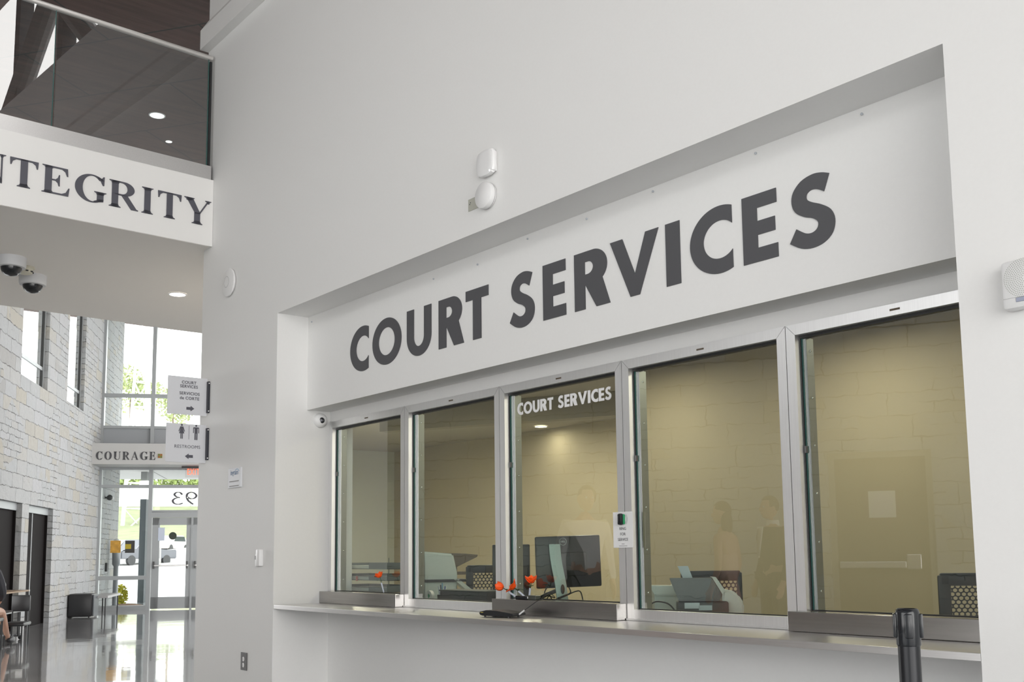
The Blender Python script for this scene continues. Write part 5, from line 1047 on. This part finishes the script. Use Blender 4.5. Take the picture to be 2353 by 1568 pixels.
# ================================================================== PEOPLE
def skin_graph(verts, edges, root=0, sub=1):
    me = bpy.data.meshes.new('tmp'); me.from_pydata([v[0] for v in verts], edges, []); o = bpy.data.objects.new('tmp', me); SC.collection.objects.link(o)
    o.modifiers.new('s', 'SKIN'); 
    for i, v in enumerate(verts):
        r = v[1]; me.skin_vertices[0].data[i].radius = (r, r) if not isinstance(r, tuple) else r
    me.skin_vertices[0].data[root].use_root = True
    if sub: m = o.modifiers.new('u', 'SUBSURF'); m.levels = sub; m.render_levels = sub
    r = bpy.data.meshes.new_from_object(o.evaluated_get(bpy.context.evaluated_depsgraph_get())); bpy.data.objects.remove(o); bpy.data.meshes.remove(me); return r
def person(name, label, M, h, J, cloth, hair, skin=SKIN, long_hair=False, group=None, dress=None):
    """J: joints in metres, local: x to the person's left, y forward, z up. Facing +y"""
    t = bpy.data.objects.new('person', None); SC.collection.objects.link(t); t.location = M.translation; tag(t, label, 'person', group)
    k = h/1.75; V = []; E_ = []
    def add(p, r, par=None):
        V.append((M @ Vector(p), r*k if not isinstance(r, tuple) else (r[0]*k, r[1]*k))); 
        if par is not None: E_.append((par, len(V)-1))
        return len(V)-1
    pel = add(J['pelvis'], .115); wst = add(J['waist'], .105, pel); ch = add(J['chest'], .125, wst); nb = add(J['neck'], .062, ch); nk = add(J['head0'], .056, nb)
    hd = Vector(J['head'])
    for s in ('l', 'r'):
        sh = add(J['sh'+s], .055, ch); el = add(J['el'+s], .041, sh); wr = add(J['wr'+s], .028, el)
        wv, ev = Vector(J['wr'+s]), Vector(J['el'+s]); d = (wv-ev).normalized(); side = Vector((1 if s == 'l' else -1, 0, 0)); fw = d.cross(side).normalized()
        if fw.y < 0: fw = -fw
        pm = add(wv+d*.045*k, (.036, .022), wr); p0 = wv+d*.07*k
        for q in range(4):
            b0_ = add(p0+fw*(.027-.018*q)*k+d*.012*k, .0095, pm); ln = (.036, .042, .039, .030)[q]*k
            b1_ = add(V_loc(M, V[b0_][0])+d*ln-side*.006*k, .0085, b0_); add(V_loc(M, V[b1_][0])+d*ln*.75-side*.018*k, .0075, b1_)
        tb = add(wv+d*.035*k+fw*.038*k, .011, wr); add(wv+d*.075*k+fw*.052*k-side*.008*k, .009, tb)
        hp = add(J['hp'+s], .092, pel); kn = add(J['kn'+s], .058, hp); ca = add((Vector(J['kn'+s])*.62+Vector(J['an'+s])*.38), .052, kn); an = add(J['an'+s], .036, ca); add(J['to'+s], .030, an)
    bm = new_bm(); me = skin_graph(V, E_); bm.from_mesh(me); bpy.data.meshes.remove(me)
    # head, jaw, nose, ears, eyes as part of the one body surface
    fwd = (Vector(J['look'])).normalized(); rt = fwd.cross(ZA).normalized(); HM = M @ frame(hd, rt, fwd, ZA)
    ball(bm, (0, 0, 0), 1, (.074*k, .092*k, .108*k), 24, 16, HM); ball(bm, HM @ Vector((0, .030*k, -.065*k)), 1, (.050*k, .052*k, .048*k), 16, 10, HM.to_3x3().to_4x4())
    ball(bm, HM @ Vector((0, .100*k, -.018*k)), 1, (.013*k, .018*k, .024*k), 10, 8, HM.to_3x3().to_4x4())
    for sx_ in (-1, 1): ball(bm, HM @ Vector((sx_*.074*k, -.005*k, -.012*k)), 1, (.010*k, .018*k, .030*k), 10, 8, HM.to_3x3().to_4x4())
    ball(bm, HM @ Vector((0, .086*k, -.058*k)), 1, (.024*k, .010*k, .008*k), 10, 6, HM.to_3x3().to_4x4())
    b = mk('body', bm, skin, t, True); rm = b.modifiers.new('r', 'REMESH'); rm.mode = 'VOXEL'; rm.voxel_size = .009; rm.use_smooth_shade = True
    for sx_ in (-1, 1): bm = new_bm(); ball(bm, HM @ Vector((sx_*.030*k, .082*k, .005*k)), .011*k, (1, .8, .8), 10, 8); mk('eye', bm, mat('eye_white', (.6, .6, .6), .2), t, True)
    bm = new_bm(); ball(bm, (0, -.012*k, .022*k), 1, (.083*k, .098*k, .102*k), 24, 16, HM)
    cut = [v for v in bm.verts if (HM.inverted() @ v.co).y > .045*k and (HM.inverted() @ v.co).z < .062*k]
    bmesh.ops.delete(bm, geom=cut, context='VERTS')
    if not long_hair: bmesh.ops.delete(bm, geom=[v for v in bm.verts if (HM.inverted() @ v.co).z < -.045*k], context='VERTS')
    else: ball(bm, HM @ Vector((0, -.055*k, -.11*k)), 1, (.085*k, .050*k, .15*k), 20, 12, HM.to_3x3().to_4x4())
    o = mk('hair', bm, hair, t, True); md = o.modifiers.new('th', 'SOLIDIFY'); md.thickness = .006
    def garment(nm, keys, rad, m_, edges, sub=1):
        me = skin_graph([(M @ Vector(J[q] if isinstance(q, str) else q), r*k) for q, r in zip(keys, rad)], edges, sub=sub)
        bm = new_bm(); bm.from_mesh(me); bpy.data.meshes.remove(me); return mk(nm, bm, m_, t, True)
    mid = lambda a, b, f: tuple(Vector(J[a])*(1-f)+Vector(J[b])*f)
    if 'top' in cloth:
        garment(cloth['top'][0], ['pelvis', 'waist', 'chest', 'shl', 'ell', mid('ell', 'wrl', .92), 'shr', 'elr', mid('elr', 'wrr', .92), mid('chest', 'neck', .72)], [.135, .128, .148, .074, .058, .044, .074, .058, .044, .080], cloth['top'][1], [(0, 1), (1, 2), (2, 3), (3, 4), (4, 5), (2, 6), (6, 7), (7, 8), (2, 9)])
    if 'collar' in cloth:
        bm = new_bm(); nbv = M @ Vector(J['neck']); tube(bm, nbv-ZA*.01, nbv+ZA*.045*k, .070*k, .062*k, 20, False); o = mk('collar', bm, cloth['collar'], t, True); md = o.modifiers.new('th', 'SOLIDIFY'); md.thickness = .005
        bm = new_bm(); c1 = Vector(J['chest']); a_ = c1+Vector((0, .150*k, .10*k)); b_ = c1+Vector((0, .155*k, -.16*k))
        prism(bm, [M @ (a_+Vector((-.05*k, -.02, .05*k))), M @ (a_+Vector((.05*k, -.02, .05*k))), M @ b_], (M.to_3x3() @ Vector((0, .012, 0)))); mk('shirt_front', bm, cloth['collar'], t)
        bm = new_bm(); prism(bm, [M @ (a_+Vector((-.012*k, -.004, .03*k))), M @ (a_+Vector((.012*k, -.004, .03*k))), M @ (b_+Vector((.014*k, 0.004, .02*k))), M @ (b_+Vector((-.014*k, 0.004, .02*k)))], (M.to_3x3() @ Vector((0, .016, 0)))); mk('necktie', bm, cloth['tie'], t)
    if 'legs' in cloth:
        garment('trousers', ['pelvis', 'hpl', 'knl', mid('knl', 'anl', .93), 'hpr', 'knr', mid('knr', 'anr', .93)], [.128, .108, .078, .062, .108, .078, .062], cloth['legs'], [(0, 1), (1, 2), (2, 3), (0, 4), (4, 5), (5, 6)])
    if dress:
        bm = new_bm(); prof = [(.085, 1.33), (.15, 1.24), (.155, 1.12), (.128, 1.0), (.17, .86), (.21, .66), (.27, .42), (.33, .22)]
        lathe(bm, [(r*k, z*k/1.0*.97) for r, z in prof], 36, M @ Matrix.Diagonal((1, .72, 1, 1))); o = mk('dress', bm, dress, t, True); md = o.modifiers.new('th', 'SOLIDIFY'); md.thickness = .006
    for s in ('l', 'r'):
        a, b_ = Vector(J['an'+s]), Vector(J['to'+s]); dd_ = (b_-a); dd_.z = 0; dd_.normalize(); c_ = (a+b_)/2; c_.z = min(a.z, b_.z)-.0
        q_ = M @ frame((a.x+dd_.x*.045*k, a.y+dd_.y*.045*k, a.z-.045*k), dd_.cross(ZA), dd_, ZA); bm = new_bm(); ball(bm, (0, .025*k, .035*k), 1, (.046*k, .135*k, .050*k), 18, 10, q_)
        zlo = (M @ Vector((0, 0, 0))).z; 
        for v in bm.verts: v.co.z = max(v.co.z, zlo+.002)
        mk('shoe', bm, cloth['shoe'], t, True)
    return t
def V_loc(M, p): return M.inverted() @ p
def standing(k, fw=(0, 1, 0), lean=0, armf=0.0, look=None):
    J = dict(pelvis=(0, 0, .95), waist=(0, .0, 1.10), chest=(0, .01+lean*.5, 1.30), neck=(0, .0+lean, 1.47), head0=(0, .02+lean, 1.53), head=(0, .035+lean*1.2, 1.64), look=look or fw)
    for s, x in (('l', 1), ('r', -1)):
        J['sh'+s] = (x*.185, lean*.7, 1.40); J['el'+s] = (x*.235, -.03+armf*.3, 1.12); J['wr'+s] = (x*.235, .06+armf, .88+armf*.6)
        J['hp'+s] = (x*.095, 0, .90); J['kn'+s] = (x*.10, .02, .50); J['an'+s] = (x*.10, -.02, .09); J['to'+s] = (x*.115, .13, .04)
    return {q: tuple(c*k for c in v) if q != 'look' else v for q, v in J.items()}
SUIT = mat('dark_suit_cloth', (.03, .032, .04), .8); SHIRT = mat('white_shirt_cloth', (.75, .75, .74), .7); PINK = mat('pale_pink_lace', (.62, .40, .33), .8, noise=(40, .2, (1, 1, 1)))
HAIRB = mat('brown_hair', (.06, .035, .02), .5); HAIRG = mat('grey_brown_hair', (.12, .09, .06), .5)
YM = YF+.040-.007
def mirror(px, t): p = dep(px, 1270, t); return Vector((p.x, 2*YM-p.y, 0))
def pmat(p, az): a = math.radians(az); return frame(p, (-math.sin(a)*-1, -math.cos(a), 0), (math.cos(a), math.sin(a), 0), ZA)
def pm2(p, az):   # facing direction az (degrees, world)
    f = Vector((math.cos(math.radians(az)), math.sin(math.radians(az)), 0)); return frame(p, (-f).cross(ZA)*-1 if False else ZA.cross(f)*1.0, f, ZA) 
k1 = 1.60/1.75
pw = mirror(1668, 9.6); person('person', 'woman with long brown hair in a pale pink dress, mirrored in the fourth window', pm2(pw, 165), 1.60, standing(k1), dict(shoe=BLACK), HAIRB, long_hair=True, dress=PINK)
k2 = 1.66/1.75
pm_ = mirror(1778, 9.9); person('person', 'man in a dark suit with white shirt and tie, mirrored beside the woman', pm2(pm_, 110), 1.66, standing(k2), dict(top=('jacket', SUIT), collar=SHIRT, tie=mat('light_tie', (.35, .35, .33), .6), legs=SUIT, shoe=BLACK), HAIRG)
p3 = mirror(1345, 9.3); person('person', 'man with dark hair in a white shirt, mirrored in the middle service window', pm2(p3, 20), 1.74, standing(1.74/1.75), dict(top=('shirt', SHIRT), legs=mat('grey_trousers', (.12, .12, .13), .8), shoe=BLACK), HAIRB)
# seated visitor at the left edge: only knee and foot reach into the frame
F2 = ground(6, 1478); ps = Vector((F2.x, F2.y, 0))-SD*1.40+SN*.10
ks = 1.68/1.75
J = dict(pelvis=(0, -.02, .52), waist=(0, -.03, .66), chest=(0, .0, .87), neck=(0, .02, 1.04), head0=(0, .04, 1.10), head=(0, .06, 1.21), look=(0, 1, -.1))
for s_, x in (('l', 1), ('r', -1)):
    J['sh'+s_] = (x*.175, .0, .97); J['el'+s_] = (x*.22, .08, .72); J['wr'+s_] = (x*.14, .28, .62); J['hp'+s_] = (x*.095, .02, .50); J['kn'+s_] = (x*.12, .44, .47); J['an'+s_] = (x*.12, .80, .09); J['to'+s_] = (x*.125, .95, .06)
person('person', 'seated visitor at the left edge with bare knee and black shoe', frame(ps, ZA.cross(SD), SD, ZA), 1.68, J, dict(top=('shirt', mat('dark_top', (.05, .05, .06), .8)), shoe=BLACK), HAIRB)
# chair under the visitor
t = thing('side_chair', ps, 'black chair under the seated visitor at the left edge', 'chair')
Mv = frame(ps, ZA.cross(SD), SD, ZA)
bm = new_bm(); box(bm, (-.22, -.22, .36), (.22, .20, .41), .015); bmesh.ops.transform(bm, matrix=Mv, verts=bm.verts); mk('seat', bm, BLACK, t, True)
bm = new_bm(); box(bm, (-.22, -.27, .50), (.22, -.235, .85), .01); bmesh.ops.transform(bm, matrix=Mv, verts=bm.verts); mk('backrest', bm, BLACK, t, True)
for x in (-.20, .20):
    for y in (-.24, .18): bm = new_bm(); tube(bm, Mv @ Vector((x, y, 0)), Mv @ Vector((x, y, .55 if y < 0 else .37)), .012, seg=8); mk('leg', bm, BLACK, t)
# ================================================================== OUTDOORS
OM = frame(E0, EU, -EM, ZA)      # x along the entrance, y outward
def oz(px, py, d): p = dep(px, py, d); return p
dE = (E0-CAM).dot(AF)
prof = [(.15, 0), (28, .1), (53, .55), (97, 3.1)]
bm = new_bm()
def strip(bm, prof, x0, x1, th=.3):
    a = [(x0, y, z) for y, z in prof]+[(x0, y, z-th) for y, z in prof[::-1]]; prism(bm, a, (x1-x0, 0, 0))
strip(bm, [(.1, -.03)]+prof[1:], -70, 90); o = struct('ground_pavement', bm, mat('pale_concrete', (.42, .42, .41), .9, noise=(.3, .08, (1, 1, 1))), 'pale concrete forecourt and parking outside'); o.matrix_world = OM
bm = new_bm(); strip(bm, [(97, 3.1), (112, 5.2), (128.1, 8.2)], -80, 100, 1.5)
o = tag(mk('grass_bank', bm, mat('mown_grass', (.17, .19, .10), .95, noise=(.6, .35, (1, 1, 1)))), 'green grass bank rising beyond the parking area', 'grass', kind='stuff'); o.matrix_world = OM
bm = new_bm(); box(bm, (-80, 128.2, 7.0), (100, 128.8, 10.9))
o = tag(mk('boundary_wall', bm, mat('white_block_wall', (.62, .62, .60), .9)), 'long white boundary wall on top of the grass bank', 'wall'); o.matrix_world = OM
for k in range(12):
    bm = new_bm(); box(bm, (-22+k*5.2, 127.7, 8.21), (-21.85+k*5.2, 127.85, 11.2)); o = tag(mk('fence_post', bm, mat('fence_post_grey', (.30, .30, .28), .8)), 'thin grey fence post in front of the white boundary wall', 'post', 'posts along the boundary wall'); o.matrix_world = OM
def foliage(bm, c, r, n, seed, sc=(1, 1, 1), leaf=.12):
    rnd = random.Random(seed)
    for _ in range(n):
        v = Vector((rnd.gauss(0, 1), rnd.gauss(0, 1), rnd.gauss(0, 1))).normalized()*r*rnd.uniform(.55, 1.0)
        p = Vector(c)+Vector((v.x*sc[0], v.y*sc[1], v.z*sc[2])); a = Vector((rnd.gauss(0, 1), rnd.gauss(0, 1), rnd.gauss(0, 1))).normalized(); b = a.orthogonal().normalized(); s_ = leaf*rnd.uniform(.6, 1.5)
        bm.faces.new([bm.verts.new(p+a*s_), bm.verts.new(p+b*s_*.6), bm.verts.new(p-a*s_), bm.verts.new(p-b*s_*.6)])
GREENL = mat('hedge_leaf', (.16, .21, .06), .8, noise=(1.5, .4, (1, 1, 1))); BARK = mat('bark', (.16, .12, .09), .9)
bm = new_bm(); rnd = random.Random(4)
for k in range(46): foliage(bm, (-34+k*1.6, 133+rnd.random()*3, 11.0+rnd.random()*1.0), 1.9, 150, 50+k, (1.1, 1, 1.0), .35)
o = tag(mk('hedge', bm, GREENL), 'continuous green hedge behind the white boundary wall', 'hedge', kind='stuff'); o.matrix_world = OM
# outdoor canopy with joints
bm = new_bm(); box(bm, (-1.0, .1, 3.36), (14, 6.6, 3.62)); o = struct('ceiling_canopy', bm, mat('canopy_panel', (.50, .50, .50), .7), 'pale canopy soffit outside the entrance'); o.matrix_world = OM
bm = new_bm()
for k in range(9): box(bm, (.6+k*1.2, .1, 3.353), (.615+k*1.2, 6.6, 3.36))
o = struct('trim_3', bm, mat('joint_grey', (.22, .22, .22), .8)); o.matrix_world = OM
# square post with a lit band
B0 = ground(322, 1386); db = (B0-CAM).dot(AF); sb_ = db/FPX; Mb = frame(B0, HR, HF, ZA); hz = lambda y: dep(322, y, db).z
t = thing('light_post', B0, 'dark square outdoor post with a glowing white band near its top', 'post light')
bm = new_bm(); box(bm, (-7*sb_, 0, 0), (7*sb_, .16, hz(1146)), .005); mkx('post', bm, Mb, mat('dark_grey_post', (.05, .065, .075), .5), t)
bm = new_bm(); box(bm, (-9.5*sb_, -.03, hz(1146)), (9.5*sb_, .19, hz(1103)), .005); mkx('light_band', bm, Mb, mat('lit_band', (.9, .9, .85), .4, emit=(1, 1, .93), estr=1.5), t)
bm = new_bm(); box(bm, (-7*sb_, 0, hz(1103)), (7*sb_, .16, 3.358)); mkx('upper_post', bm, Mb, mat('grey_post_cap', (.20, .21, .21), .5), t)
# yellow shrub with mulch by the stone pier
G0 = ground(276, 1389); bm = new_bm(); foliage(bm, (G0.x, G0.y, .22), .24, 500, 9, (.8, .8, 1.1), .035)
t = thing('yellow_shrub', G0, 'small yellow green shrub at the foot of the outdoor stone wall', 'shrub'); mk('foliage', bm, mat('yellow_leaf', (.42, .40, .04), .8), t); bm = new_bm(); tube(bm, G0, G0+ZA*.25, .015, seg=8); mk('stem', bm, BARK, t)
bm = new_bm(); G1 = ground(292, 1392); lathe(bm, [(0, .05), (.25, .035), (.45, .0)], 24, Matrix.Translation((G1.x, G1.y, 0)) @ Matrix.Diagonal((1, .8, 1, 1))); tag(mk('mulch_patch', bm, mat('brown_mulch', (.20, .11, .06), .95), smooth=True), 'brown mulch patch beside the yellow shrub', 'mulch', kind='stuff')
# fixtures on the outdoor stone
def onstone(px, py): return onP(px, py, S0, SN)
p = onstone(241, 1144)+SN*.004; t = thing('flood_light', p, 'black outdoor lamp head on the stone wall beyond the glass', 'outdoor lamp')
bm = new_bm(); ball(bm, p+SN*.10, .065, (1, 1, 1), 16, 10); mk('lamp_head', bm, BLACK, t, True); bm = new_bm(); tube(bm, p, p+SN*.08, .02, seg=10); mk('arm', bm, BLACK, t); bm = new_bm(); ball(bm, p+SN*.09+SD*.30, .05, (1, 1, 1), 12, 8); mk('second_head', bm, WHITEP, t, True); bm = new_bm(); tube(bm, p+SN*.09+SD*.0, p+SN*.09+SD*.30, .012, seg=8); mk('bracket', bm, BLACK, t)
p = onstone(242, 1304); bm = new_bm(); box(bm, (-.06, -.05, -.10), (.06, .0, .10), .01); bmesh.ops.transform(bm, matrix=frame(p, SD, -SN, ZA), verts=bm.verts); single('door_intercom', bm, BLACK, 'black intercom box on the stone wall beyond the glass', 'intercom')
G2 = ground(259, 1397)*1.0; dd2 = 24.5
G2 = onP(249, 1300, S0, SN)+SN*.17; G2.z = 0
t = thing('ash_receptacle', G2, 'grey metal pedestal bin behind the orange poster', 'bin'); s2 = 25.2/FPX
bm = new_bm(); lathe(bm, [(0, 0), (.14, 0), (.12, .02), (.06, .06), (.055, .95), (.09, 1.0), (.095, 1.45), (.07, 1.52), (0, 1.55)], 24, Matrix.Translation(G2)); mk('body', bm, mat('galvanised', (.30, .31, .33), .4, .5), t, True)
bm = new_bm(); ball(bm, G2+Vector((0, 0, 1.56)), .05, (1.2, 1.2, .7), 14, 8); mk('cap', bm, WHITEP, t, True)
# parking sign
G3 = dep(368, 1290, 52); G3.z = .3
t = thing('parking_sign', G3, 'slim parking sign post outside the entrance door', 'sign post'); bm = new_bm(); tube(bm, G3-ZA*.1, G3+ZA*2.2, .035, seg=8); mk('post', bm, mat('fence_post_grey', (.30, .30, .28), .8), t)
# vehicles
def car(px, d, z, lab, body, L=4.6, wd=1.85, h=1.5, az=0, truck=False):
    c = dep(px, 1290, d); c.z = z; M = frame(c, HR, HF, ZA) @ Matrix.Rotation(math.radians(az), 4, 'Z')
    t = thing('pickup_truck' if truck else 'car', c, lab, 'vehicle')
    if truck: P_ = [(-L/2, .45), (-L/2, .95), (-L/2+.15, 1.08), (-L*.24, 1.12), (-L*.12, h), (L*.14, h), (L*.17, 1.1), (L/2, 1.1), (L/2, .45)]
    else: P_ = [(-L/2, .35), (-L/2, .80), (-L*.28, .95), (-L*.14, h), (L*.22, h), (L*.40, .95), (L/2, .88), (L/2, .35)]
    bm = new_bm(); prism(bm, [(x, -wd/2, zz) for x, zz in P_], (0, wd, 0)); bmesh.ops.bevel(bm, geom=bm.edges[:], offset=.06, segments=2, affect='EDGES'); mkx('body', bm, M, body, t, True)
    bm = new_bm(); x0_, x1_ = (-L*.17, L*.13) if truck else (-L*.20, L*.30); prism(bm, [(x0_, -wd/2-.01, 1.0), (x0_+.28, -wd/2-.01, h-.10), (x1_-.25, -wd/2-.01, h-.10), (x1_, -wd/2-.01, 1.0)], (0, wd+.02, 0)); mkx('side_windows', bm, M, mat('car_glass', (.02, .03, .035), .1), t)
    for x in (-L*.32, L*.31):
        for y in (-wd/2+.1, wd/2-.1): bm = new_bm(); tube(bm, (x, y-.11, .36), (x, y+.11, .36), .36, seg=24); w_ = mkx('wheel', bm, M, BLACK, t, True)
    for y in (-wd/2+.25, wd/2-.25): bm = new_bm(); box(bm, (-L/2-.02, y-.16, .68), (-L/2+.06, y+.16, .84), .03); mkx('headlight', bm, M, mat('headlamp', (.6, .6, .6), .2), t)
car(322, 76, .6, 'dark grey pickup parked behind the square post', mat('dark_car_paint', (.06, .065, .08), .25, coat=.5), 5.2, 1.95, 1.85, 62, True)
car(389, 97, 1.6, 'pale car parked beyond the entrance door glass', mat('pale_car_paint', (.60, .57, .52), .3, coat=.5), 4.4, 1.8, 1.55, 80)
# white lattice mast and trees
Q = dep(318, 1290, 128); Q.z = 4.0; MT = frame(Q, HR, HF, ZA); zt_ = dep(305, 765, 128).z; s6 = 128/FPX
t = thing('lattice_mast', Q, 'white steel lattice mast outside above the entrance', 'mast'); WST = mat('white_steel', (.62, .62, .60), .6)
legs = [((-40*s6, 0, 0), (-14*s6, 0, zt_)), ((28*s6, 0, 0), (4*s6, 0, zt_)), ((-6*s6, 3.5, 0), (-6*s6, 1.0, zt_))]
for a_, b_ in legs: bm = new_bm(); tube(bm, MT @ Vector(a_), MT @ Vector(b_), .26, .14, 10); mk('leg', bm, WST, t, True)
bm = new_bm(); L3 = [(Vector(a_), Vector(b_)) for a_, b_ in legs]
for k in range(9):
    f0, f1 = k/9, (k+1)/9
    for i in range(3):
        a_, b_ = L3[i], L3[(i+1) % 3]; tube(bm, MT @ a_[0].lerp(a_[1], f0), MT @ b_[0].lerp(b_[1], f1), .10, seg=6); tube(bm, MT @ b_[0].lerp(b_[1], f0), MT @ b_[0].lerp(b_[1], f0).lerp(a_[0].lerp(a_[1], f0), 1), .08, seg=6)
mk('lattice', bm, WST, t)
def tree(px, py, d, r, base, lab, seed, n=1500, m_=GREENL, leaf=.14):
    c = dep(px, py, d); t = thing('tree', (c.x, c.y, base), lab, 'tree', 'trees outside'); rnd = random.Random(seed)
    bm = new_bm(); path(bm, smooth_pts([(c.x, c.y, base), (c.x+.2, c.y, (base+c.z)/2), (c.x, c.y, c.z)], 4), [.20]*5+[.14]*4, 8); mk('trunk', bm, BARK, t, True)
    bm = new_bm()
    for k in range(10): foliage(bm, (c.x+rnd.uniform(-.6, .6)*r, c.y+rnd.uniform(-.6, .6)*r, c.z+rnd.uniform(-.5, .6)*r), r*.5, n//10, seed*10+k, (1, 1, .8), leaf)
    mk('foliage', bm, m_, t)
PALEL = mat('pale_leaf', (.26, .30, .14), .9)
tree(398, 935, 160, 4.0, 8.2, 'pale tree outside behind the upper hanging sign', 3, 1200, PALEL, .24)
tree(300, 905, 165, 5.5, 8.2, 'pale tree behind the white lattice mast', 6, 1500, PALEL, .24)
tree(370, 1040, 178, 5.0, 8.2, 'rounded tree beyond the grass bank', 8, 1000)
# trees beyond the clerestory and the glazed lobby end, seen only as reflections in the railing glass
for k, (x, y, z) in enumerate(((-4.8, 7, 8.2), (-2.5, 8, 8.6), (1.5, 7, 8.0))):
    t = thing('tree', (x, y, 0), 'leafy tree outside the high clerestory, mirrored in the railing glass', 'tree', 'trees behind the clerestory'); bm = new_bm(); tube(bm, (x, y, 0), (x, y, z), .18, .10, 8); mk('trunk', bm, BARK, t)
    bm = new_bm()
    for q in range(8): foliage(bm, (x+random.uniform(-1.4, 1.4), y+random.uniform(-1, 1), z+random.uniform(-.8, 1.2)), 1.0, 150, 300+k*10+q, (1, 1, .8), .12)
    mk('foliage', bm, mat('dark_tree_leaf', (.05, .08, .03), .8), t)
